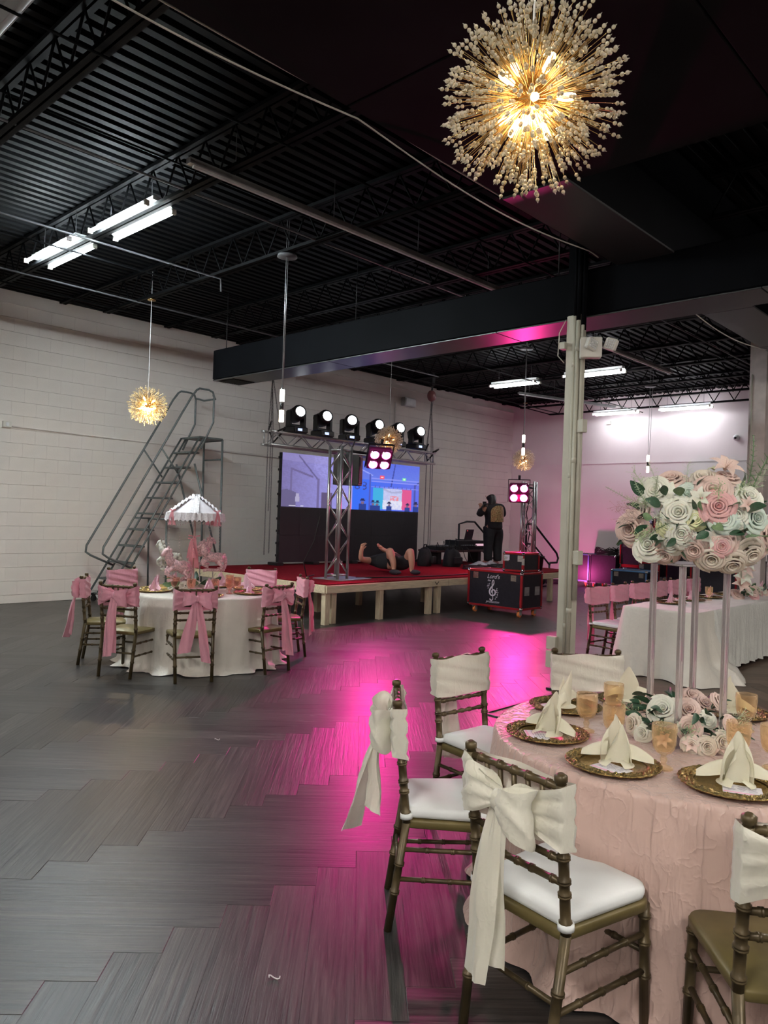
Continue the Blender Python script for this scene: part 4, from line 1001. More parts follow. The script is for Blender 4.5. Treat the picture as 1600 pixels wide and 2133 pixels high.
# ================================================================== CHIAVARI CHAIRS
def bamboo(g, p0, p1, r, rings, n=10):
    p0, p1 = V3(p0), V3(p1); L_ = (p1-p0).length; pts, rs = [p0], [r]
    for f in rings:
        for d, k in ((-.009, 1), (-.006, 1.28), (-.002, 1.28), (0, 1.0), (.002, 1.28), (.006, 1.28), (.009, 1)):
            pts.append(p0.lerp(p1, max(0, min(1, f+d/L_)))); rs.append(r*k)
    pts.append(p1); rs.append(r); return g.tube(pts, rs, n)
def rear_leg(s_):
    g = G(); ft, se, tp = V3((-.255, s_*.172, 0)), V3((-.195, s_*.183, .44)), V3((-.245, s_*.187, .895))
    bamboo(g, ft, se, .0165, (.36, .62)); bamboo(g, se, tp, .0165, (.08, .27, .36, .52, .66))
    g.tube([tp, tp+V3((-.001,0,.008)), tp+V3((-.002,0,.010)), tp+V3((-.003,0,.026)), tp+V3((-.004,0,.034))], [.016, .013, .020, .020, .009], 10); return g
def front_leg(s_):
    g = G(); bamboo(g, (.205, s_*.198, 0), (.195, s_*.190, .43), .0165, (.45, .70, .90)); return g
def backpt(z, y): return V3((-.195-.05*(z-.44)/.455, y, z))
def seat_poly(k=1.0, n=6):
    """rounded trapezoid outline"""
    cs = [(-.205*k, -.185*k, .03), (.215*k, -.215*k, .06), (.215*k, .215*k, .06), (-.205*k, .185*k, .03)]; out = []
    for i, (x, y, r) in enumerate(cs):
        cx, cy = x-math.copysign(r, x), y-math.copysign(r, y); a0 = (pi, 1.5*pi, 0, .5*pi)[i]
        for j in range(n): a = a0+j/(n-1)*pi/2; out.append((cx+r*cos(a), cy+r*sin(a)))
    return out
def ringsolid(g, poly, prof):
    """stack scaled outlines [(scale, z)]"""
    n = len(poly); vs = []
    for k, z in prof: vs += [(x*k, y*k, z) for x, y in poly]
    m_ = len(prof); fs = [(i*n+j, i*n+(j+1)%n, (i+1)*n+(j+1)%n, (i+1)*n+j) for i in range(m_-1) for j in range(n)]
    g.add(vs, fs, True); b = len(g.v)-len(vs)
    g.f += [tuple(b+j for j in reversed(range(n))), tuple(b+(m_-1)*n+j for j in range(n))]; g.sm += [False, True]; return g
CM = {}
def cm(k, f):
    if k not in CM: CM[k] = f()
    return CM[k]
def sash_band(sag):
    def fn(a, b):
        # a goes round the back, from the knot round one post, across the front and home; b up the band
        t = a*8; h = 1.0; zc = .80
        P_ = [(-.285, 0), (-.275, .06), (-.262, .205), (-.205, .212), (-.205, 0), (-.205, -.212), (-.262, -.205), (-.275, -.06), (-.285, 0)]
        i = min(7, int(t)); f = t-i; x = lerp(P_[i][0], P_[i+1][0], f); y = lerp(P_[i][1], P_[i+1][1], f)
        H = [.026, .050, .098, .104, .106, .104, .098, .050, .026]; hh = lerp(H[i], H[i+1], f)
        z = .805+(b-.5)*2*hh-(.012*sag)*sin(pi*a)
        back = max(0, 1-abs(y)/.2) if x < -.25 else 0
        wv = .0045*sin(b*19+2.2*y*10)+.003*sin(b*37+y*31)
        edge = .010*sin(y*24+b*2)*(1 if b in (0, 1) else 0)
        return (x-.05*(z-.8)*1.1+wv*(1 if x > -.24 else -1), y*(1+.004*sin(b*23)), z+edge*.5)
    return G().grid(fn, 48, 16, wrap=False)
def bow_loop(s_, lift=0.0, ln=.135):
    def fn(a, b):
        th = 2*pi*a; y = s_*ln*(1-cos(th))/2*(1+.06*sin(7*b)); x = -.292-.012-.045*sin(th)-.012*sin(pi*b)*sin(th/2)
        wd = .018+.062*sin(th/2)**1.3; z = .805+lift*(1-cos(th))/2+(b-.5)*2*wd*(1-.1*s_)-.025*((1-cos(th))/2)**2
        return (x+.006*sin(b*14+th*2), y, z+.006*sin(th*3+b*5))
    return G().grid(fn, 20, 8)
def tail(s_, ln, w1, sway, out=0.0, tw=0):
    def fn(a, b):
        wd = lerp(.020, w1, min(1, a*1.6)**.7); z = .80-ln*a; y = s_*.012+s_*sway*a**1.1+(b-.5)*2*wd
        x = -.300-.018*sin(pi*min(1, a*1.4))-out*a+.016*sin(b*5+a*2.5+s_)*min(1, a*2)+.006*sin(b*13+a*7)
        z -= .02*(b-.5)*s_*min(1, a)
        return (x+tw*(b-.5)*a, y, z)
    return G().grid(fn, 22, 8)
def chair(label, mat_sash, cushion, group, tails, loc, rz, lod=0):
    t = thing('chiavari_chair', label, 'chair', loc, rz, group)
    for s_ in (-1, 1):
        inst('rear_leg', cm(('rl', s_), lambda: rear_leg(s_).mesh('rear_leg', GOLDW)), t)
        inst('front_leg', cm(('fl', s_), lambda: front_leg(s_).mesh('front_leg', GOLDW)), t)
        for z in (.33, .21):
            f = lambda: bamboo(G(), (-.255+.06*z/.44, s_*(.172+.011*z/.44), z), (.205-.01*z/.43, s_*(.198-.008*z/.43), z), .010, (.25, .5, .75), 8).mesh('stretcher', GOLDW)
            inst('stretcher', cm(('st', s_, z), f), t)
    for nm, x, z, hw in (('stretcher', .199, .27, .193), ('stretcher', -.222, .24, .178)):
        inst(nm, cm(('cs', x), lambda: bamboo(G(), (x, -hw, z), (x, hw, z), .010, (.3, .7), 8).mesh('stretcher', GOLDW)), t)
    inst('seat', cm('seat', lambda: ringsolid(G(), seat_poly(), [(.97, .415), (1, .42), (1, .442), (.985, .450)]).mesh('seat', GOLDS)), t)
    for z, r in ((.885, .0125), (.735, .0115), (.665, .011), (.595, .011)):
        inst('back_rail', cm(('br', z), lambda: bamboo(G(), backpt(z, -.185), backpt(z, .185), r, (.12, .34, .5, .66, .88), 8).mesh('back_rail', GOLDW)), t)
    for y in (-.115, -.058, 0, .058, .115):
        inst('spindle', cm(('sp', y), lambda: bamboo(G(), backpt(.735, y), backpt(.885, y), .0085, (.5,), 8).mesh('spindle', GOLDW)), t)
    if cushion:
        c_ = inst('cushion', cm('cush', lambda: ringsolid(G(), seat_poly(.97), [(.90, .452), (.985, .457), (1.0, .468), (1.0, .478), (.985, .490), (.92, .497), (.6, .502)]).mesh('cushion', CUSH)), t)
        for s_ in (-1, 1):
            inst('strap', cm(('strap', s_), lambda: G().tube([(-.196, s_*.183, .457), (-.197, s_*.183, .478)], [.0258, .0248], 12).mesh('strap', CUSH)), c_)
    if mat_sash:
        mk = mat_sash.name
        sh = inst('sash', cm((mk, 'band'), lambda: sash_band(1).mesh('sash', mat_sash)), t)
        inst('bow_loop', cm((mk, 'bl'), lambda: bow_loop(1, .03).mesh('bow_loop', mat_sash)), sh)
        inst('bow_loop', cm((mk, 'br'), lambda: bow_loop(-1, .0).mesh('bow_loop', mat_sash)), sh)
        inst('knot', cm((mk, 'kn'), lambda: G().ball((-.312, 0, .805), .03, 12, 8, (.8, .9, 1.15)).mesh('knot', mat_sash)), sh)
        for k, (s_, ln, w1, sway, out, tw) in enumerate(tails):
            inst('tail', tail(s_, ln, w1, sway, out, tw).mesh('tail', mat_sash), sh)
    return t
GC = 'cream sash chairs round the near table'
def at_top(x, y, deg): return (x+.245*cos(R(deg)), y+.245*sin(R(deg)), 0)
chair('nearest chair, its cream bow and long tail facing the camera, white cushion', CREAMS, True, GC, [(1, .56, .066, .05, .03, .02), (-1, .50, .05, -.03, .01, 0)], at_top(2.015, 1.31, -9), R(-9))
chair('chair in side view left of the table, cream tails hanging off its back', CREAMS, True, GC, [(1, .50, .062, .06, .13, .06), (-1, .36, .05, .05, .04, -.04)], at_top(2.40, 2.15, -47), R(-47))
chair('cream banded chair facing the camera with white cushion, left behind the near table', CREAMS, True, GC, [(1, .52, .06, .06, .05, 0), (-1, .50, .06, .02, .03, 0)], at_top(3.40, 2.59, -96), R(-96))
chair('cream banded chair behind the table at the foot of the column, seat hidden', CREAMS, True, GC, [(1, .45, .06, .04, .03, 0), (-1, .48, .06, .02, .03, 0)], at_top(4.05, 2.16, -134), R(-134))
chair('chair with bare gold seat at the lower right picture edge', CREAMS, False, GC, [(-1, .5, .06, .03, .02, 0)], at_top(2.20, .49, 36), R(36))
GP = 'pink sash chairs round the far left table'
LT = (4.76, 7.20)
def around(deg, r): return (LT[0]+r*cos(R(deg)), LT[1]+r*sin(R(deg)))
for x, y, f, lab, tl in (
    (4.17, 6.51, 67, 'pink bow chair at the front middle of the far round table', [(1, .50, .06, .10, .03, 0), (-1, .60, .045, .09, .02, .03)]),
    (3.81, 7.04, 30, 'pink bow chair left of front at the far round table, back to the camera', [(1, .58, .055, .02, .05, 0), (-1, .54, .045, -.01, .03, 0)]),
    (3.90, 7.71, -33, 'leftmost pink chair in side view at the far round table', [(1, .55, .055, .05, .12, .03), (-1, .5, .04, .02, .06, 0)]),
    (4.97, 6.42, 97, 'pink bow chair right of front at the far round table, seat to the left', [(1, .56, .05, -.06, .04, 0), (-1, .62, .05, .08, .05, .03)]),
    (5.66, 6.93, 152, 'rightmost pink chair in side view at the far round table near the stage', [(1, .58, .055, -.03, .05, .02), (-1, .54, .055, .01, .08, 0)]),
    (4.60, 8.44, -80, 'pink banded chair behind the left side of the far round table', [(1, .5, .055, .03, .02, 0)]),
    (5.97, 7.89, -150, 'pink banded chair behind the right side of the far round table', [(1, .5, .055, .03, .02, 0)])):
    chair(lab, PINKS, False, GP, tl, (x, y, 0), R(f))
GR = 'pink sash chairs along the long table'
for k_, (u, lab) in enumerate(((8.50, 'first'), (9.08, 'second'), (9.68, 'third'), (10.28, 'fourth'), (10.9, 'fifth'), (11.5, 'sixth'))):
    f = -92+(4 if k_ % 2 else -3)
    chair('pink banded chair behind the long white table, %s counted from the column' % lab, PINKS, True, GR, [(1, .62, .055, .04, .05, 0), (-1, .55, .05, .02, .03, 0)], at_top(u, 4.42, f), R(f))
# ================================================================== TABLES AND CLOTHS
def round_table(label, x, y, r):
    t = thing('round_table', label, 'table', (x, y, 0)); rr = r-.02
    G().lathe([(0, .722), (rr, .722), (rr, .745), (0, .745)], 40, smooth=False).build('tabletop', PINE, t)
    for a in range(4): G().bar((.42*cos(a*pi/2+.4), .42*sin(a*pi/2+.4), 0), (.42*cos(a*pi/2+.4), .42*sin(a*pi/2+.4), .722), .016, 8).build('leg', GALV, t)
    return t
def round_cloth(name, label, x, y, r, mat, seed, folds=15, puddle=.06, group=None):
    random.seed(seed); ph = [random.random()*6.28 for _ in range(8)]
    N = 240
    def fold(a, d):
        s = .5+.5*sin(folds*a+1.3*sin(3*a+ph[0])+ph[1]); s2 = .5+.5*sin(folds*1.7*a+ph[2]+1.1*sin(5*a+ph[3]))
        s3 = .5+.5*sin(5*a+ph[4]); return (.55*s**1.5+.28*s2+.17*s3)*d
    prof = [(0, 0)]+[(r*k/9, 0) for k in range(1, 9)]+[(r*.985, 0), (r, -.002), (r+.006, -.008), (r+.010, -.02), (r+.013, -.045)]
    H = .756
    rows = [(rr, z, 0) for rr, z in prof]+[(r+.013, -.045-(H-.05)*k/18, k/18) for k in range(1, 19)]
    vs = []
    for i, (rr, z, d) in enumerate(rows):
        for j in range(N):
            a = 2*pi*j/N; k = fold(a, d**.6)
            R_ = rr+(.098*k+.012*d+.004*sin(40*a+8*d)*d) if d > 0 else rr
            zz = z
            if d > .93: R_ += puddle*(d-.93)/.07*(.4+.6*sin(9*a+ph[5])**2); 
            if d == 0: zz += .0015*sin(a*9+rr*40)+.0012*sin(a*4-rr*60)
            zz = H+zz-(.0)+(.012*sin(7*a+ph[6])*d if d > .9 else 0)
            vs.append((R_*cos(a), R_*sin(a), max(.004+.003*abs(sin(j)), zz)))
    g = G(); n = len(rows)
    g.add(vs, [(i*N+j, i*N+(j+1)%N, (i+1)*N+(j+1)%N, (i+1)*N+j) for i in range(1, n-1) for j in range(N)], True)
    g.f += [tuple(N+j for j in range(N))]; g.sm += [True]
    g.f = [tuple(reversed(f)) for f in g.f]
    o = g.build(name, mat, None, (x, y, 0)); return tag(o, label, 'tablecloth', group)
NT, NR = (3.27, 1.27), .80
round_table('round table hidden under the blush cloth nearest the camera', *NT, NR)
round_cloth('tablecloth', 'blush pink crinkled cloth draping the near round table to the floor', *NT, NR, BLUSH, 4, 13, .05)
round_table('round table hidden under the ivory cloth at the far left', *LT, .76)
round_cloth('tablecloth', 'ivory satin cloth draping the far left round table between pink bow chairs', *LT, .77, IVORY, 9, 15, .10)
# long table: two folding tables, two cloths
def rect_cloth(label, x0, x1, y0, y1, z, mat, seed, drop=.75, trail=None):
    random.seed(seed); p = [random.random()*6 for _ in range(6)]
    per = []; st = .035
    def seg(a, b):
        n = max(1, int(math.hypot(b[0]-a[0], b[1]-a[1])/st))
        for i in range(n): per.append((lerp(a[0], b[0], i/n), lerp(a[1], b[1], i/n)))
    seg((x0, y0), (x1, y0)); seg((x1, y0), (x1, y1)); seg((x1, y1), (x0, y1)); seg((x0, y1), (x0, y0))
    n = len(per); cx, cy = (x0+x1)/2, (y0+y1)/2; vs = []; rows = [(0, 0), (.006, -.006), (.010, -.03)]+[(.010, -.03-(drop-.03)*k/12) for k in range(1, 13)]
    for i, (o, dz) in enumerate(rows):
        d = max(0, (i-2)/12)
        for j, (x, y) in enumerate(per):
            ex = -1 if x <= x0+1e-6 else (1 if x >= x1-1e-6 else 0); ey = -1 if y <= y0+1e-6 else (1 if y >= y1-1e-6 else 0)
            s = j*st; f = d**.9*(.020*(.5+.5*sin(s*17+p[0]+1.5*sin(s*4+p[1])))+.02*sin(s*41+p[2])*d)
            cdist = min(abs(x-x0), abs(x-x1))+min(abs(y-y0), abs(y-y1)); cc = max(0, 1-cdist/.28)
            nx, ny = ex, ey
            if not (nx or ny): nx, ny = 0, 0
            l = math.hypot(nx, ny) or 1; k = o+f+.13*cc*d
            zz = z+dz
            if trail and d > .3:
                td = math.hypot(x-trail[0], y-trail[1]); w_ = max(0, 1-td/.5); k += w_*trail[2]*d**2*(1 if d > .8 else .5)
            vs.append((x+nx/l*k, y+ny/l*k, max(.005, zz+.01*sin(s*23+p[3])*(d > .9))))
    g = G(); m_ = len(rows)
    g.add(vs, [(i*n+j, (i+1)*n+j, (i+1)*n+(j+1)%n, i*n+(j+1)%n) for i in range(m_-1) for j in range(n)], True)
    g.f.append(tuple(range(n))); g.sm.append(False)
    return tag(g.build('tablecloth', mat), label, 'tablecloth', None)
for k_, (x0, x1) in enumerate(((8.08, 10.4), (10.42, 12.75))):
    t = thing('folding_table', 'folding table hidden under white cloth, '+('nearer' if k_ == 0 else 'farther')+' half of the long row', 'table', ((x0+x1)/2, 3.46, 0))
    G().box((0, 0, .725), (x1-x0-.03, .74, .03), ch=.004).build('tabletop', WHITEP, t)
    for sx in (-1, 1):
        for sy in (-1, 1): G().bar((sx*.95, sy*.28, 0), (sx*.95, sy*.28, .71), .015, 8).build('leg', GALV, t)
rect_cloth('pale satin cloth with trailing corner on the near end of the long table', 8.05, 8.62, 3.06, 3.86, .757, IVORY, 21, .752, (8.45, 3.06, .30))
rect_cloth('white crushed satin cloth along the rest of the long table', 8.56, 12.78, 3.05, 3.87, .760, IVORY2, 22, .70)
# ================================================================== TABLEWARE
def charger_meshes():
    g = G(); g.lathe([(.124, .006), (.118, .0095), (.112, .006), (.106, .004), (.05, .004), (0, .004), (0, 0), (.10, 0), (.124, .004)], 72)
    prof = [(.121, .012), (.123, .0145)]+[(.124+.048*k/12, .0145+.005*(k/12)) for k in range(1, 13)]+[(.175, .018), (.174, .014), (.15, .009), (.122, .004)]
    def mod(i, r, z, a):
        if 1 <= i <= 14:
            f = sin(pi*(i-.5)/14); return (r*(1+.004*sin(30*a)), z+.0075*f*(sin(22*a+(i-7)*.55)*cos(11*a-i*.8)+.5*sin(44*a+i*1.7)))
        return (r*(1+.010*sin(30*a)) if r > .17 else r, z)
    return g.mesh('charger', CHARG), G().lathe(prof, 200, mod=mod).mesh('rim', CHRIM)
CHM, CHR = charger_meshes()
def charger(x, y, z, a, label, grp):
    o = inst('charger_plate', CHM, None, (x, y, z), a); inst('rim', CHR, o); return tag(o, label, 'plate', grp)
def napkin_mesh(mat, k=1.0, v=0):
    g = G()
    def up(a, b):
        th = lerp(-1.9, 1.9, a); R_ = .042*(1-.12*b)+.006; top = .150-.050*(abs(a-.5)*2)**1.5-.02*(v==1)*(a > .5)
        z = .006+b*top*k; lean = .035*b+.02*b*b
        return (R_*cos(th)*(.75-.45*b)-.01+lean*.4, R_*sin(th)*(1-.62*b**5)+.012*b*(1 if v else -1), z)
    g.grid(up, 18, 9)
    def inner(a, b):
        th = lerp(-1.2, 1.4, a); R_ = .034*(1-.2*b)+.004; top = .128-.05*abs(a-.45)*2
        return (R_*cos(th)*.5-.014, R_*sin(th)*(1-.5*b**4)-.012*b, .008+b*top*k)
    g.grid(inner, 10, 7)
    for s_ in (-1, 1):
        def wing(a, b):
            r = .03+.088*a; th = s_*(1.15+.75*(b-.5)*(1.15-a*.95))
            return (r*cos(th)-.035*a, r*sin(th), .012+.062*sin(pi*(b*.8+.1))*(1-a*.6)+.012*sin(pi*a)*(1-b))
        g.grid(wing, 10, 8)
    def base(a, b):
        th = lerp(-2.6, 2.6, a); R_ = lerp(.02, .055, b); return (R_*cos(th)-.005, R_*sin(th), .008+.012*(1-b))
    g.grid(base, 16, 3)
    return g.mesh('napkin', mat)
NAPM = {(m_, v): napkin_mesh(mt, 1.0, v) for m_, mt in (('c', NAPC), ('p', NAPP)) for v in (0, 1)}
def goblet_mesh(h=.165):
    k = h/.165; g = G()
    prof = [(0, 0), (.034, 0), (.036, .003), (.030, .008), (.014, .014), (.0085, .022), (.0125, .032), (.0135, .038), (.009, .046), (.012, .054), (.026, .062), (.036, .076), (.0405, .094), (.0425, .120), (.044, .146), (.0448, .165), (.0425, .165), (.0405, .140), (.039, .105), (.034, .082), (.024, .068), (0, .064)]
    def mod(i, r, z, a):
        if 10 <= i <= 14: return (r*(1+.045*abs(sin(8*a))), z*k)
        if i in (1, 2): return (r*(1+.03*sin(12*a)), z*k)
        return (r, z*k)
    return g.lathe([(r*1.0, z) for r, z in prof], 48, mod=mod).mesh('goblet', AMBER)
GOB = goblet_mesh()
PINKG = tinted_glass('pink_pressed_glass', (.97, .84, .78), (.85, .50, .42), .2)
TZ = .757
def card_mesh():
    g = G().box((0, 0, .0011), (.125, .09, .0018)); return g.mesh('card', CARD)
CARDM = card_mesh()
INK = M('card_ink', (.30, .27, .36), .6, var=.4, scale=60)
PINKB = M('card_pink_band', (.80, .42, .58), .6)
def setting(cx, cy, ang, labs, nm, mk, v, grp, card=True, r=.60, z=TZ, chm=None, turn=0, nk=1.0):
    x, y = cx+r*cos(R(ang)), cy+r*sin(R(ang))
    charger(x, y, z+.001, R(ang), 'ornate gold charger plate '+labs, grp+' chargers')
    n = inst('napkin', NAPM[(mk, v)], None, (x+.015*cos(R(ang+90)), y+.015*sin(R(ang+90)), z+.006), R(ang+180+turn)); tag(n, nm+labs, 'napkin', grp+' napkins'); n.scale = (1.18, 1.18, 1.18)
    if card:
        c = inst('menu_card', CARDM, None, (x+.055*cos(R(ang+24)), y+.055*sin(R(ang+24)), z+.0075), R(ang+90+turn*.5)); tag(c, 'printed card on the charger '+labs, 'card', grp+' cards')
        c.rotation_euler = (0, 0, R(ang+75+turn*.3))
        g = G(); random.seed(int(ang))
        for i in range(5):
            for j in range(3):
                w_ = .012+.02*random.random(); g.box((-.035+j*.034, .028-i*.011, .0023), (w_, .0022, .0004))
        g.build('print', INK, c); G().box((0, -.038, .0023), (.12, .010, .0004)).build('band', PINKB, c)
GN = 'near table'
for ang, labs, v, turn in ((216, 'nearest the camera at the lower right of the near table', 0, 0), (177, 'before the nearest chair on the near table', 1, 25), (137, 'before the side view chair on the near table', 0, 35),
                     (86, 'before the left banded chair on the near table', 1, 10), (46, 'before the chair at the column on the near table', 0, -10), (1, 'at the far right of the near table', 1, 0), (-44, 'at the right picture edge on the near table', 0, 0)):
    setting(*NT, ang, labs, 'cream napkin on the charger ', 'c', v, GN, ang not in (46, -44), turn=turn)
def goblet(x, y, lab, cat='glass', z=TZ, me=None, grp='amber goblets on the near table'):
    o = inst('goblet', me or GOB, None, (x, y, z+.001)); tag(o, lab, cat, grp); return o
for x, y, lab in ((2.79, 1.16, 'amber cut glass goblet standing in front of the flowers, whole stem in view'), (3.02, 1.60, 'amber goblet between two cream napkins at the left of the flowers'),
                  (2.93, 1.43, 'amber goblet partly hidden behind the napkin left of the flowers'), (3.31, 1.62, 'amber goblet behind the napkins, top left of the flowers'),
                  (3.06, .985, 'amber goblet right of the flowers behind the nearest napkin'), (3.60, 1.13, 'amber goblet behind the flowers on the right, before a cream napkin'), (3.12, .88, 'amber goblet cut by the right picture edge')):
    goblet(x, y, lab)
# ================================================================== FLOWERS
def rose_geo(r, seed, full=1.0):
    """cupped petals in rings, each overlapping the next like a spiral, lips rolled outward"""
    random.seed(seed); g = G()
    for ring, (n, R_, zt, lip) in enumerate(((2, .15, .34, .02), (3, .29, .43, .05), (4, .46, .44, .09), (5, .67, .34, .13), (5, .92, .12, .18), (4, 1.06, -.10, .16))):
        R_ *= lerp(.8, 1.0, full) if ring > 3 else 1.0
        for i in range(n):
            t0 = 2*pi*i/n+ring*.9+random.uniform(-.12, .12); span = 2*pi/n*random.uniform(.78, .9); rk = R_*random.uniform(.94, 1.05); zk = zt+random.uniform(-.03, .03)
            def fn(a, b, t0=t0, span=span, rk=rk, zk=zk, lip=lip):
                s = (a-.5)*2; th = t0+s*span*(.45+.55*min(1, b*1.6)); edge = 1-.28*s*s*s*s
                rr = rk*(.16+.84*min(1, b*1.15)**.62)*(1+.09*s); bz = min(1, b*1.15)
                z = lerp(-.38, zk*edge-.02, bz**.9)
                if b > .72:
                    k = (b-.72)/.28; rr += lip*k*(1+.4*s*s); z -= lip*.9*k*k
                rr *= 1+.02*sin(5*s+seed+ring)
                return (rr*cos(th)*r, rr*sin(th)*r, z*r)
            g.grid(fn, 7, 7)
    g.ball((0, 0, -.36*r), r*.30, 8, 5)
    return g
def leaf_geo(L_, w_, bend=.25):
    g = G()
    def fn(a, b):
        s = (a-.5)*2; ww = w_*sin(pi*min(1, b*.96+.02))**.75*(1-.25*b); return (L_*b, s*ww, -bend*L_*b*b+.22*ww*abs(s)+.01*L_*sin(b*9)*s)
    return g.grid(fn, 4, 7)
def lily_geo(r):
    g = G()
    for i in range(6):
        def fn(a, b, th=2*pi*i/6):
            s = (a-.5)*2; ww = r*.26*sin(pi*min(1, b*.9+.08)); rr = r*b*(.55+.45*b); z = r*(.9*b-.55*b*b*b)
            c, s_ = cos(th), sin(th); return (rr*c-s*ww*s_, rr*s_+s*ww*c, z+.2*ww*s*s)
        g.grid(fn, 4, 7)
    for i in range(5): g.bar((0, 0, .1*r), (.18*r*cos(i*1.256), .18*r*sin(i*1.256), .75*r), .015*r, 4)
    return g
def sprig_geo(L_, n, seed, bud=.006):
    random.seed(seed); g = G(); pts = [V3((0, 0, 0))]
    for i in range(7): pts.append(pts[-1]+V3((L_/7, random.uniform(-.1, .1)*L_/3, random.uniform(-.05, .08)*L_/2)))
    g.tube(pts, .012, 4)
    for i in range(n):
        b = pts[1+i % 7]; e = b+V3((random.uniform(.0, .35)*L_, random.uniform(-.28, .28)*L_, random.uniform(-.22, .28)*L_)); g.tube([b, (b+e)/2+V3((0, 0, .008)), e], .006, 3)
        g.ball(e, bud*random.uniform(.7, 1.2), 5, 4)
    return g
def fern_geo(L_, seed):
    random.seed(seed); g = G(); pts = [V3((L_*t, .03*L_*sin(3*t), L_*.16*t*t)) for t in [i/12 for i in range(13)]]; g.tube(pts, .010, 4)
    for i in range(1, 13):
        for k in range(6):
            a = random.uniform(0, 6.28); l = .14*L_*(1.15-i/13)*random.uniform(.7, 1.2); d = V3((.5, cos(a), sin(a))).normalized()
            g.tube([pts[i], pts[i]+d*l], [.006, .003], 3)
    return g
RG = {}
def rose_me(col, k):
    if (col, k) not in RG: RG[(col, k)] = rose_geo(1.0, k, (1.0, .85, .7)[k]).mesh('rose', ROSEM[col])
    return RG[(col, k)]
LG = {0: leaf_geo(1, .30).mesh('leaf', LEAF), 1: leaf_geo(1, .20, .35).mesh('leaf', LEAF), 2: leaf_geo(1, .36, .2).mesh('leaf', LEAFL)}
SP = {k: sprig_geo(1, 34, k, .022).mesh('sprig', [M('white_buds', (.60,.66,.50), .6), M('pale_green_buds', (.46,.58,.33), .6), M('dusky_buds', (.55,.40,.36), .6)][k]) for k in range(3)}
FN = {k: fern_geo(1, k+5).mesh('fern', LEAFL if k else M('pale_fern', (.42,.50,.34), .6)) for k in range(2)}
LIL = {k: lily_geo(1).mesh('lily', m_) for k, m_ in (('w', ROSEM['white']), ('p', ROSEM['blush']), ('y', ROSEM['lemon']))}
def orient(o, p, d, s, spin=0):
    q_ = V3(d).normalized().to_track_quat('Z', 'Y') @ __import__('mathutils').Quaternion((0, 0, 1), spin)
    o.location = p; o.rotation_mode = 'QUATERNION'; o.rotation_quaternion = q_; o.scale = (s, s, s)
def orient_x(o, p, d, s, spin=0):
    q_ = V3(d).normalized().to_track_quat('X', 'Z') @ __import__('mathutils').Quaternion((1, 0, 0), spin)
    o.location = p; o.rotation_mode = 'QUATERNION'; o.rotation_quaternion = q_; o.scale = (s, s, s)
# right and forward on the floor as the table is seen from the room's open side
RT, FW = V3((.352, -.936, 0)), V3((.936, .352, 0))
ST = V3((3.25, 1.265, TZ))
SR = R(-34)
fs = thing('flower_stand', 'tall clear four post stand carrying a big ball of cream and blush roses', 'flower arrangement', ST, SR)
G().box((0, 0, .006), (.26, .26, .012), ch=.002).build('base_plate', ACRYL, fs)
ROD = [(-.104, .104), (-.104, -.104), (.104, .104), (.104, -.104)]
for x, y in ROD: G().tube([(x, y, .012), (x, y, .74)], .0145, 20, cap=False).tube([(x, y, .74), (x, y, .012)], .0112, 20, cap=False).build('post', ACRYL, fs)
G().box((0, 0, .745), (.26, .26, .010), ch=.002).build('top_plate', ACRYL, fs)
G().ball((0, 0, .86), .11, 12, 8, (1.5, 1.5, .75)).build('flower_foam', LEAF, fs)
inv = Matrix.Rotation(-SR, 4, 'Z')
def put(kind, me, px, py, dep, s, d, spin=0, xa=False):
    """px: metres to the viewer's right of the stand axis, py: metres above the stand top, dep: metres toward the viewer"""
    p = RT*px-FW*dep+V3((0, 0, py)); p = inv @ p; dd = inv @ (RT*d[0]-FW*d[2]+V3((0, 0, d[1])))
    o = inst(kind, me, fs); (orient_x if xa else orient)(o, p, dd, s, spin); return o
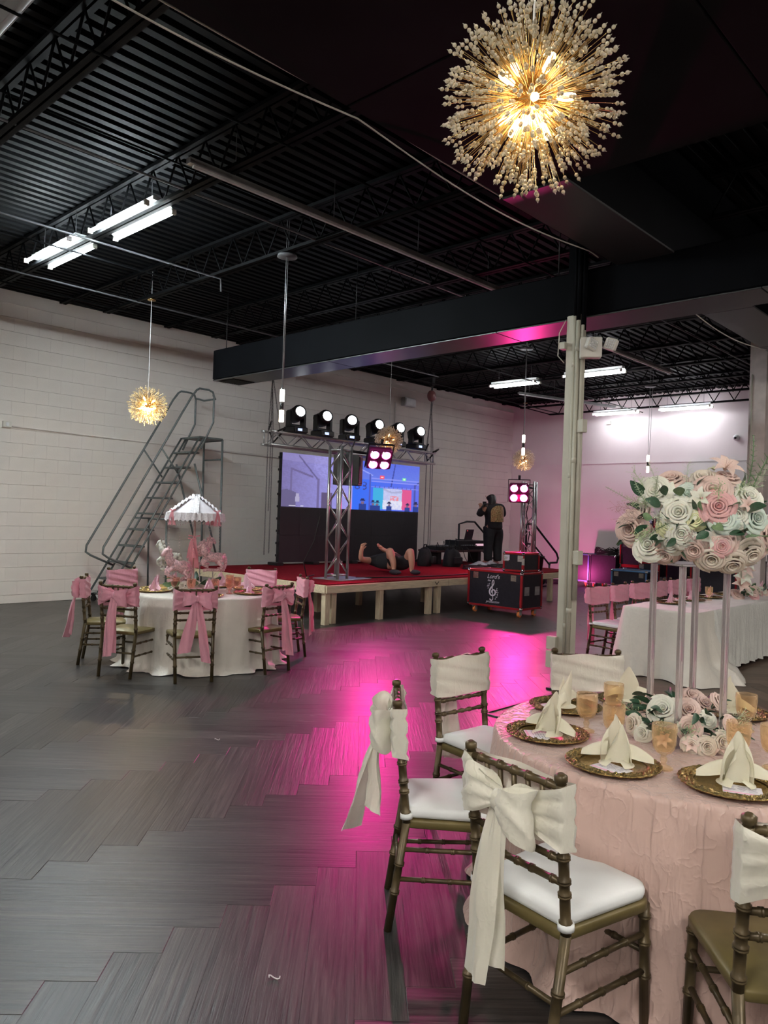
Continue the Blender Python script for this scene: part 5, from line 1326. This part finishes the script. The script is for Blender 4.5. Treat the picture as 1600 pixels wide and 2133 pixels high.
# roses read from left to right: colour, offset right, height, toward viewer, radius, facing
S_ = 1/500.0
def fl(X, Y): return ((X-1437)/527, .745+(1178-Y)/487)
for col, X, Y, dep, r, d, k in (
    ('blush', 1312, 1110, .10, .056, (-.45,-.1,.9), 0), ('white', 1352, 1142, .14, .052, (-.2,.35,.9), 1), ('white', 1362, 1030, .13, .050, (-.25,.35,.9), 0), ('blush', 1392, 1004, .08, .050, (-.1,.8,.6), 1),
    ('white', 1412, 1074, .20, .054, (-.1,.25,1), 0), ('lemon', 1393, 1100, .19, .040, (-.2,.2,1), 2), ('white', 1419, 1116, .21, .042, (0,.05,1), 0), ('white', 1398, 1135, .18, .040, (-.2,-.25,1), 0), ('lemon', 1445, 1085, .20, .038, (.2,.2,1), 2),
    ('blush', 1385, 1158, .15, .042, (-.1,-.6,.8), 0), ('blush', 1477, 1028, .17, .058, (.05,.45,.9), 1), ('cream', 1460, 1000, .08, .044, (0,.7,.6), 1), ('pink', 1489, 1060, .21, .050, (.1,.2,1), 0),
    ('mint', 1500, 1085, .20, .046, (.1,.2,1), 1), ('white', 1523, 1075, .17, .046, (.3,.3,.9), 2), ('blush', 1500, 1132, .19, .044, (.1,-.1,1), 2), ('pink', 1498, 1136, .20, .032, (.1,0,1), 0), ('blush', 1445, 1145, .19, .042, (-.1,-.4,.9), 0),
    ('cream', 1480, 1160, .17, .056, (0,-.5,.8), 1), ('cream', 1520, 1170, .14, .050, (.2,-.7,.7), 2), ('mint', 1562, 1080, .13, .048, (.6,.2,.8), 1), ('white', 1548, 1038, .14, .046, (.4,.5,.7), 0), ('blush', 1590, 1105, .08, .044, (.8,0,.6), 0),
    ('cream', 1555, 1150, .12, .050, (.5,-.5,.7), 1), ('blush', 1575, 1140, .06, .046, (.7,-.4,.5), 2), ('cream', 1330, 1075, .05, .044, (-.8,.2,.5), 1), ('mint', 1430, 1035, .15, .044, (0,.4,.8), 2), ('white', 1435, 1020, .05, .044, (0,.8,.4), 0),
    ('blush', 1505, 1000, .05, .050, (.2,.9,.3), 2), ('cream', 1345, 1120, .02, .046, (-.8,-.3,.3), 0), ('white', 1400, 1070, -.12, .05, (-.3,.3,-.9), 0), ('blush', 1470, 1060, -.18, .055, (.1,.3,-.9), 1), ('white', 1530, 1080, -.13, .05, (.5,.3,-.8), 0), ('cream', 1450, 1120, -.18, .05, (0,-.3,-.9), 1), ('pink', 1390, 1110, -.12, .045, (-.5,-.2,-.8), 0), ('cream', 1520, 1130, -.12, .05, (.5,-.3,-.8), 2), ('white', 1440, 1010, -.08, .05, (0,.9,-.3), 1), ('mint', 1460, 1150, .05, .05, (0,-1,.2), 0)):
    x, y = fl(X, Y); put('rose', rose_me(col, k), x, y, dep, r*1.13, d, X*.1)
for kk, X, Y, dep, s, d in (('p', 1500, 985, .06, .075, (.3,.7,.5)), ('w', 1455, 1045, .19, .05, (-.3,.3,.9)), ('w', 1335, 1020, .05, .05, (-.7,.6,.4)), ('y', 1480, 985, .05, .03, (-.2,1,.2)), ('w', 1480, 1120, .19, .045, (.2,0,1)), ('w', 1395, 1050, .17, .045, (-.3,.3,.9)), ('p', 1545, 1055, .17, .035, (.2,.3,.9))):
    x, y = fl(X, Y); put('lily', LIL[kk], x, y, dep, s, d, X)
random.seed(11)
for i in range(46):
    a = random.uniform(0, 2*pi); e = random.uniform(-.7, .8); d = V3((cos(a)*cos(e), sin(e), sin(a)*cos(e)*(1 if i % 4 == 0 else 1)))
    x, y, z = d.x*.25, .74+.155+d.y*.15, d.z*.15
    put('leaf', LG[random.choice((0, 0, 1, 2))], x, y, z, random.uniform(.055, .085), (d.x+random.uniform(-.5,.5), d.y+random.uniform(-.4,.5), d.z+.2), random.uniform(-1, 1), True)
for X, Y, dep, s, d, k in ((1375, 1060, .19, .10, (-.5,.3,.8), 0), (1405, 1095, .20, .09, (.3,-.4,.8), 0), (1440, 1065, .21, .085, (.2,.6,.8), 0), (1350, 1100, .18, .10, (-.6,-.3,.8), 0), (1462, 1090, .21, .09, (-.2,-.5,.9), 0), (1525, 1105, .20, .11, (.4,-.1,.9), 0), (1545, 1065, .18, .11, (.5,.3,.8), 0), (1555, 1110, .16, .11, (.7,-.2,.7), 2), (1415, 1040, .18, .09, (-.2,.6,.8), 2), (1320, 1100, .12, .10, (-.8,0,.6), 0), (1480, 1095, .21, .08, (.5,-.2,.9), 2), (1370, 1130, .19, .10, (.3,-.3,.9), 0), (1530, 1020, .14, .10, (.4,.7,.6), 0), (1425, 1150, .19, .09, (.1,-.6,.8), 0), (1340, 1040, .12, .11, (-.6,.6,.6), 0), (1510, 1060, .20, .08, (.5,.4,.8), 2), (1395, 1085, .23, .07, (-.6,.2,.7), 0), (1432, 1098, .24, .07, (.4,.2,.8), 0), (1458, 1068, .24, .06, (-.3,.6,.7), 2), (1472, 1110, .24, .08, (-.6,-.3,.7), 0), (1408, 1125, .23, .07, (-.4,-.5,.8), 0), (1512, 1110, .23, .08, (.6,.1,.7), 0), (1535, 1085, .21, .08, (.3,-.6,.7), 0), (1385, 1040, .19, .08, (-.2,.7,.6), 0), (1448, 1020, .17, .08, (.3,.7,.6), 0), (1360, 1085, .21, .07, (-.7,.1,.6), 2)):
    x, y = fl(X, Y); put('leaf', LG[k], x, y, dep-.002, s*.8, d, X*.2, True)
for X, Y, dep, s, d, k in ((1340, 1025, .06, .085, (-.5,.7,.4), 1), (1366, 1015, .10, .08, (-.4,.8,.4), 0), (1350, 1060, .15, .10, (-.6,.2,.8), 1), (1425, 1015, .08, .075, (0,1,.3), 0), (1520, 1040, .15, .09, (.3,.5,.7), 1), (1325, 1070, .08, .09, (-.9,.1,.4), 2), (1345, 1090, .15, .12, (-.6,0,.8), 2), (1360, 1110, .17, .12, (-.3,-.3,.8), 1), (1490, 1040, .18, .10, (0,.3,.9), 1), (1380, 1085, .18, .10, (-.3,0,.9), 0), (1555, 1030, .05, .10, (.5,.8,.2), 0), (1435, 1110, .19, .09, (.1,-.2,.9), 2)):
    x, y = fl(X, Y); put('sprig', SP[k], x, y, dep+.045, s, d, X*.3, True)
for X, Y, dep, s, d, k in ((1545, 1040, .05, .30, (.55,1.0,.1), 1), (1350, 1065, .14, .16, (-.35,.5,.6), 0), (1365, 1050, .15, .14, (.1,.7,.6), 0), (1395, 1095, .18, .12, (-.5,-.3,.7), 1), (1540, 1035, .03, .24, (.25,1,.2), 1), (1325, 1060, .06, .15, (-1,.5,.3), 0)):
    x, y = fl(X, Y); put('fern', FN[k], x, y, dep+.045, s, d, X*.2, True)
# ---- ring of flowers round the stand's foot
ga = thing('flower_ring', 'ring of blush and white roses with dark leaves round the foot of the clear stand', 'flower arrangement', (ST.x, ST.y, TZ+.012))
def putg(kind, me, X, Y, dep, s, d, spin=0, xa=False, par=None):
    p = RT*((X-1425)/520)-FW*dep+V3((0, 0, max(.02, (1540-Y)/490+dep*.30)))
    o = inst(kind, me, par or ga); (orient_x if xa else orient)(o, p, RT*d[0]-FW*d[2]+V3((0, 0, d[1])), s, spin); return o
for col, X, Y, dep, r, d, k in (('white', 1380, 1492, .10, .052, (-.1,.5,.8), 0), ('blush', 1432, 1484, .02, .044, (.1,.5,.8), 1), ('blush', 1435, 1527, .16, .042, (.1,.3,1), 0), ('pink', 1432, 1530, .165, .022, (.1,.3,1), 0),
    ('blush', 1440, 1450, -.12, .052, (.2,.7,.4), 2), ('blush', 1462, 1462, -.10, .044, (.4,.6,.4), 1), ('cream', 1318, 1532, .10, .040, (-.7,.2,.6), 1), ('white', 1340, 1548, .14, .034, (-.3,.2,.9), 0), ('cream', 1470, 1575, .20, .038, (.3,.2,.9), 2),
    ('cream', 1440, 1570, .20, .034, (0,.1,1), 1), ('blush', 1518, 1505, .08, .034, (.7,.4,.6), 1), ('blush', 1495, 1455, -.08, .036, (.6,.5,.3), 0), ('blush', 1345, 1475, -.05, .036, (-.6,.5,.5), 2), ('cream', 1405, 1465, -.10, .040, (0,.8,.2), 0), ('white', 1470, 1500, .02, .034, (.3,.4,.7), 1), ('cream', 1500, 1545, .16, .036, (.5,.2,.8), 0)):
    putg('rose', rose_me(col, k), X, Y, dep, r, d, X*.1)
random.seed(15)
for i in range(95):
    a = random.uniform(0, 2*pi); r = random.uniform(.08, .20); z = random.uniform(.02, .14); x, y = r*cos(a), r*sin(a)
    o = inst('leaf', LG[random.choice((0, 0, 1, 0))], ga); orient_x(o, (x, y, z), (cos(a)+random.uniform(-.6,.6), sin(a)+random.uniform(-.6,.6), random.uniform(-.1, .9)), random.uniform(.055, .085), random.uniform(-1, 1))
for i in range(14):
    a = random.uniform(0, 2*pi); o = inst('sprig', SP[i % 3], ga); orient_x(o, (.15*cos(a), .15*sin(a), .05), (cos(a), sin(a), .5), .10, i)
for i in range(6):
    a = pi+i*.5; o = inst('lily', LIL['p'], ga); orient(o, (.2*cos(a), .2*sin(a), .02), (cos(a), sin(a), .6), .04, i)
# ================================================================== FAR LEFT TABLE: settings and carousel
GL = 'far round table'
for ang, labs in ((240, 'before the front middle chair of the far round table'), (158, 'before the left bow chair of the far round table'), (128, 'before the leftmost chair of the far round table'), (300, 'before the right bow chair of the far round table'), (350, 'before the rightmost chair of the far round table'), (95, 'at the back left of the far round table'), (35, 'at the back right of the far round table')):
    setting(*LT, ang, labs, 'pink napkin on the charger ', 'p', ang % 2, GL, False, .54, TZ, CHM, 20)
GOBP = bpy.data.meshes.new_from_object(bpy.data.objects['goblet']); GOBP.materials.clear(); GOBP.materials.append(PINKG)
for ang, lab in ((215, 'pink gold goblet at the front of the far round table, left of the napkins'), (255, 'pink gold goblet at the front of the far round table behind the middle bow'), (180, 'pink gold goblet at the left of the far round table'), (140, 'pink gold goblet at the back left of the far round table'), (320, 'pink gold goblet at the right of the far round table'), (5, 'pink gold goblet at the back right of the far round table'), (285, 'pink gold goblet right of front on the far round table')):
    goblet(LT[0]+.36*cos(R(ang)), LT[1]+.36*sin(R(ang)), lab, grp='goblets on the far round table', me=GOBP)
# carousel centrepiece
ca_ = thing('carousel_centrepiece', 'white lace carousel centrepiece with pink bows and horses on the far round table', 'centrepiece', (4.66, 7.27, TZ))
LACE = M('white_lace', (.76, .72, .74), .7, var=.12, scale=60, bump=.7, bscale=90)
PEARL = M('pearl_bead', (.75, .55, .55), .2)
G().lathe([(0, 0), (.13, 0), (.13, .02), (.05, .03), (.013, .04), (.013, .93), (0, .93)], 24).build('pole', M('rosy_pole', (.66,.46,.40), .4), ca_)
def cano(a, b):
    th = 2*pi*a; k = abs(cos(2.5*th)); r = .02+b*.28*(1-.07*(1-k)); z = 1.045-.21*b**1.15-.012*(1-k)*b
    return (r*cos(th), r*sin(th), z)
g = G(); g.grid(cano, 60, 10); can = g.build('canopy', M('canopy_satin', (.66,.62,.66), .5), ca_)
def ruff(a, b):
    th = 2*pi*a; r = .295+.012*sin(28*th)+.02*b+.008*sin(61*th); return (r*cos(th), r*sin(th), .865-.085*b+.010*sin(40*th)*b)
G().grid(ruff, 180, 4).build('lace_trim', LACE, can)
for i in range(5):
    th = 2*pi*i/5+.35
    def strip(a, b, th=th):
        r = .02+a*.285; w_ = (b-.5)*.085; z = 1.058-.205*a**1.15+.012*sin(a*45+b*9)+.01*sin(b*12)
        return (r*cos(th)-w_*sin(th), r*sin(th)+w_*cos(th), z)
    G().grid(strip, 24, 6).build('lace_strip', LACE, can)
RIB = cloth_mat('rose_ribbon', (.72, .28, .33), .4, .15, 20)
def ribbon_bow(parent, p, s, th, ln=.14):
    m_ = Matrix.Translation(p) @ Matrix.Rotation(th, 4, 'Z'); g = G()
    for sg in (-1, 1):
        g.grid(lambda a, b: (.012+.012*sin(2*pi*a), sg*s*.5*(1-cos(2*pi*a))/1.0*.9, .012*s*20*(b-.5)*sin(pi*a)+.01*sg*0+.015*sin(pi*a)), 12, 3)
        g.grid(lambda a, b: (.014+.012*a+.008*sin(5*a), sg*(.006+.03*a)+(b-.5)*(.02+.035*a), -ln*a-(.012 if abs(b-.5) > .3 else 0)*(a > .99)), 8, 4)
    g.ball((.018, 0, 0), .012, 8, 6); return g.xf(m_).build('ribbon_bow', RIB, parent)
camth = math.atan2(-LT[1], -LT[0])
for dth in (-.85, .85, 2.6):
    th = camth+dth; ribbon_bow(can, (.298*cos(th), .298*sin(th), .88), .06, th, .15)
ribbon_bow(ca_, (.02*cos(camth), .02*sin(camth), .60), .07, camth, .34); ribbon_bow(ca_, (.03*cos(camth-.6), .03*sin(camth-.6), .57), .06, camth-.6, .2)
g = G()
for i in range(5):
    for k in range(13):
        th = 2*pi*(i+k/12)/5+.35; g.ball((.29*cos(th), .29*sin(th), .80-.07*sin(pi*k/12)), .006, 5, 4)
for i in range(5):
    th = 2*pi*i/5+.35
    for k in range(12): g.ball((.28*cos(th), .28*sin(th), .78-k*.032), .005, 5, 4)
g.build('bead_string', PEARL, ca_, kind='stuff')
def horse_geo():
    g = G(); B = lambda *a: g.ball(*a)
    g.tube([(-.085, 0, .085), (-.05, 0, .10), (0, 0, .10), (.05, 0, .115), (.075, 0, .14)], [.035, .046, .042, .046, .032], 12)
    g.tube([(.06, 0, .125), (.085, 0, .165), (.10, 0, .205), (.105, 0, .225)], [.040, .032, .025, .020], 10)
    g.tube([(.092, 0, .232), (.115, 0, .222), (.14, 0, .195), (.15, 0, .183)], [.020, .022, .015, .012], 10)
    for y in (-.008, .008): g.tube([(.093, y, .24), (.088, y*1.4, .262)], [.007, .002], 6)
    for i in range(7): g.ball((.075-.005*i+.006*(i % 2), .004*(-1)**i, .225-.018*i), .017, 7, 5, (1, .7, 1.1))
    for i in range(7): g.ball((-.095-.012*sin(i*.5)*1.8, 0, .12-.022*i), .021-.0012*i, 7, 5)
    for y in (-.028, .028):
        k = .008 if y > 0 else -.006
        g.tube([(.06, y, .095), (.095+k, y, .065), (.10+k, y, .04), (.065+k, y, .022), (.05+k, y, .020)], [.020, .017, .011, .009, .010], 8)
        g.tube([(-.07, y, .085), (-.045+k, y, .05), (-.085+k, y, .025), (-.075+k, y, .004), (-.05+k, y, .0)], [.026, .021, .012, .010, .011], 8)
    g.tube([(-.09, -.0, -.006), (-.03, .0, -.010), (.05, .0, -.006), (.09, 0, -.012)], .014, 8)
    return g
HM1 = M('white_horse_plaster', (.58, .57, .50), .6, var=.35, scale=40, bump=.5, bscale=120); HM2 = M('pink_glitter_horse', (.70, .46, .48), .4, .1, var=.4, scale=60, bump=.5, bscale=160)
for k, (x, z, dep, rz, mt, s) in enumerate(((-.28, .23, .05, 180, HM1, 1.30), (-.02, .15, .24, 250, HM2, 1.35), (.26, .26, .0, 240, HM2, 1.25), (-.06, .30, -.2, 60, HM2, 1.2))):
    p = RT*x-FW*dep; yaw = math.degrees(math.atan2(RT.y, RT.x))+rz
    h = horse_geo().xf(Matrix.Diagonal((s, s, s, 1))).build('horse', mt, ca_, (p.x, p.y, z)); h.rotation_euler[2] = R(yaw)
    hb = .205*s if False else 0
    G().bar((p.x, p.y, .01), (p.x, p.y, z+.0), .006, 6).build('horse_rod', ACRYL, ca_)
    G().lathe([(0, 0), (.035, 0), (.035, .01), (0, .012)], 12, (p.x, p.y, 0)).build('rod_foot', ACRYL, ca_)
gl = thing('flower_ring', 'ring of peach and white flowers round the foot of the lace carousel', 'flower arrangement', (4.66, 7.27, TZ+.002))
random.seed(21)
for i in range(20):
    a = 2*pi*i/20+random.uniform(-.1, .1); r = random.uniform(.17, .27); c_ = random.choice(('white', 'cream', 'blush', 'white'))
    o = inst('rose', rose_me(c_, i % 3), gl); orient(o, (r*cos(a), r*sin(a), random.uniform(.04, .10)), (cos(a), sin(a), .9), random.uniform(.034, .055), i)
for i in range(34):
    a = random.uniform(0, 2*pi); r = random.uniform(.12, .26); o = inst('leaf', LG[i % 3], gl); orient_x(o, (r*cos(a), r*sin(a), random.uniform(.03, .12)), (cos(a), sin(a), random.uniform(0, 1.2)), random.uniform(.07, .12), i)
for i in range(8):
    a = 2*pi*i/8; o = inst('fern', FN[i % 2], gl); orient_x(o, (.17*cos(a), .17*sin(a), .05), (cos(a), sin(a), .8), .18, i)
# ================================================================== LONG TABLE settings
for k_, u in enumerate((8.75, 9.35, 9.95, 10.6, 11.3, 12.0)):
    nm = ('first', 'second', 'third', 'fourth', 'fifth', 'sixth')[k_]
    charger(u, 3.62, .762, 0, 'gold charger plate on the long white table, %s from its near end' % nm, 'long table chargers')
    o = inst('napkin', NAPM[('p', k_ % 2)], None, (u, 3.62, .767), R(-90)); tag(o, 'pink folded napkin on the long white table, %s from its near end' % nm, 'napkin', 'long table napkins')
for k_, (u, v) in enumerate(((9.62, 3.50), (11.9, 3.35))):
    goblet(u, v, 'amber goblet on the long white table '+('between the pink napkins' if k_ == 0 else 'at its far end by the flowers'), z=.762, grp='goblets on the long table')
f2 = thing('flower_garland', 'low garland of pale orchids and roses lying on the long white table', 'flower arrangement', (10.55, 3.32, .763))
random.seed(31)
for i in range(16):
    x = -.35+.75*random.random(); c_ = random.choice(('blush', 'cream', 'white', 'pink')); o = inst('rose', rose_me(c_, i % 3), f2)
    orient(o, (x, random.uniform(-.13, .08), random.uniform(.05, .12)), (random.uniform(-.5, .3), -.8, .8), random.uniform(.05, .075), i)
for i in range(4):
    o = inst('lily', LIL['w' if i % 2 else 'p'], f2); orient(o, (-.42+.05*i, -.02, .17+.09*i), (-.5, -.6, .6), .14, i)
for i in range(26):
    o = inst('leaf', LG[i % 3], f2); orient_x(o, (random.uniform(-.4, .45), random.uniform(-.12, .1), random.uniform(.03, .12)), (random.uniform(-1, 1), random.uniform(-1, .3), random.uniform(0, .8)), random.uniform(.09, .14), i)
fs2 = thing('flower_stand', 'second clear post stand at the far end of the long table', 'flower stand', (12.1, 3.45, .762))
for x, y in ((-.09, .09), (-.09, -.09), (.09, .09), (.09, -.09)): G().tube([(x, y, .01), (x, y, .60)], .012, 12).build('post', ACRYL, fs2)
G().box((0, 0, .005), (.24, .24, .01)).build('base_plate', ACRYL, fs2); G().box((0, 0, .605), (.24, .24, .01)).build('top_plate', ACRYL, fs2)
for i in range(14):
    a = i*.9; o = inst('rose', rose_me(('cream', 'white', 'blush')[i % 3], i % 3), fs2); orient(o, (.17*cos(a), .17*sin(a), .68+.08*sin(i*1.7)), (cos(a), sin(a), .5), .06, i)
# ================================================================== CHANDELIERS AND PENDANTS
BULB = emis('warm_bulb', (1, .78, .45), 16)
def chandelier(label, p, D, ztop, n, seed, pale=False, parts=False, watt=BULB_W, nb=10, bead=.0062):
    random.seed(seed); t = thing('chandelier', label, 'chandelier', p, 0, 'burst chandeliers'); R_ = D/2
    G().ball((0, 0, 0), .045, 16, 10).build('hub', BRASS, t)
    G().tube([(0, 0, .04), (0, 0, (DECK+.04 if ztop > 4.3 else ztop)-p[2])], .004, 6).build('cord', WHITEM, t)
    G().lathe([(0, 0), (.06, 0), (.055, .022), (0, .03)], 16, (0, 0, ztop-p[2]-.03)).build('canopy', BRASS, t)
    wg, cg = G(), []
    dirs = []
    ga_ = pi*(3-math.sqrt(5))
    for i in range(n):
        z = 1-2*(i+.5)/n; th = ga_*i; d = V3((math.sqrt(1-z*z)*cos(th), math.sqrt(1-z*z)*sin(th), z)); d = (d+V3([random.uniform(-.16, .16) for _ in range(3)])).normalized()
        r = R_*random.choice((.98, .95, .90, .84, .77, .69, .60, .52))*random.uniform(.93, 1.02)
        k = d.orthogonal().normalized(); bend = random.uniform(-.06, .06)*R_
        mid_ = d*r*.55+k*bend; e = d*r
        wg.tube([d*.04, mid_, e], bead*.17, 3, cap=False); dirs.append((d, e, (e-mid_).normalized()))
    wg.build('wires', BRASS, t, kind='stuff')
    mat = CRYSW if pale else (CRYST if parts else CRYSG)
    if parts:
        bg = G(); bg.ball((0, 0, 0), bead, 8, 6); bg.ball((0, 0, -bead*2.3), bead, 8, 6); bg.tube([(0, 0, bead*.8), (0, 0, bead*1.9)], [bead*.45, .0002], 6)
        bm_ = bg.mesh('crystal', mat); toc = (V3((0, 0, EYE))-V3(p)).normalized()
        dirs.sort(key=lambda q_: -q_[1].dot(toc)); rest = G()
        for i, (d, e, dr) in enumerate(dirs):
            if i < 296: o = inst('crystal', bm_, t); orient(o, e, dr, 1, i)
            else:
                mt = Matrix.Translation(e) @ dr.to_track_quat('Z', 'Y').to_matrix().to_4x4()
                rest._j(G()._j(bg).xf(mt))
        rest.build('far_crystals', mat, t, kind='stuff')
    else:
        rest = G()
        for d, e, dr in dirs: rest.ball(e, bead, 5, 4); rest.ball(e-dr*bead*2.4, bead*.8, 5, 4)
        rest.build('crystals', mat, t, kind='stuff')
    for i in range(nb):
        z = 1-2*(i+.5)/nb; th = ga_*i*1.0+seed; d = V3((math.sqrt(1-z*z)*cos(th), math.sqrt(1-z*z)*sin(th), z)); r = R_*.42
        so = G().tube([d*.04, d*r*.62], .009, 8).build('socket', BRASS, t)
        G().tube([d*r*.62, d*r*.68, d*r*.98, d*r*1.06, d*r*1.09], [.006, .0115, .0115, .009, .003], 10).build('bulb', BULB, so)
    l = bpy.data.lights.new('lamp', 'POINT'); l.color = (1, .74, .42); l.energy = watt; l.shadow_soft_size = .04
    o = bpy.data.objects.new('lamp', l); COL.objects.link(o); o.parent = t; o.location = (0, 0, -.06)
    return t
chandelier('large golden burst chandelier of crystal beads hanging near the camera at the top', (2.0, 1.32, 2.98), .60, 4.2, 820, 2, False, True, BULB_W*.32, 9, .0066)
chandelier('golden burst chandelier hanging in front of the left block wall by the ladder', (5.60, 10.08, 3.14), .60, 4.70, 560, 3, False, False, BULB_W*7, 8, .0085)
chandelier('burst chandelier glowing pink and gold in front of the moving head lights', (10.6, 9.95, 3.12), .56, 4.70, 800, 4, True, False, BULB_W*2.5, 8, .0120)
chandelier('small pale burst chandelier hanging by the far room corner', (16.77, 10.92, 3.25), .60, 4.75, 640, 5, True, False, BULB_W*2.5, 8, .0135)
def pendant(label, p, ztop, sx=0):
    t = thing('pendant_light', label, 'light', p, 0, 'glass tube pendants')
    GL_ = bpy.data.materials.get('lit_glass_tube') or emis('lit_glass_tube', (1, .90, .74), 7)
    for z in (.12, -.12): G().tube([(0, 0, z-.068), (0, 0, z+.068)], .028, 14).build('glass_tube', GL_, t)
    G().tube([(0, 0, -.05), (0, 0, .05)], .022, 14).build('middle_sleeve', BLKP, t)
    G().tube([(0, 0, .19), (0, 0, .205)], .026, 14).build('cap', CHROME, t)
    for dx in ((-.015, .015) if not sx else (-.015, sx)): G().tube([(dx*.4, 0, .20), (dx, 0, DECK+.04-p[2])], .0045, 6).build('cord', GALV, t)
    G().lathe([(0, 0), (.12, 0), (.11, .03), (0, .04)], 18, (0, 0, ztop-p[2]-.02)).build('canopy', GREYM, t)
pendant('twin glass tube pendant hanging left of the moving head lights', (5.61, 7.01, 2.91), 4.68)
pendant('twin glass tube pendant above the pale chandelier in the far corner', (12.08, 7.88, 3.08), 4.9)
pendant('twin glass tube pendant just above the rose arrangement', (15.91, 7.18, 3.0), 4.7, .15)
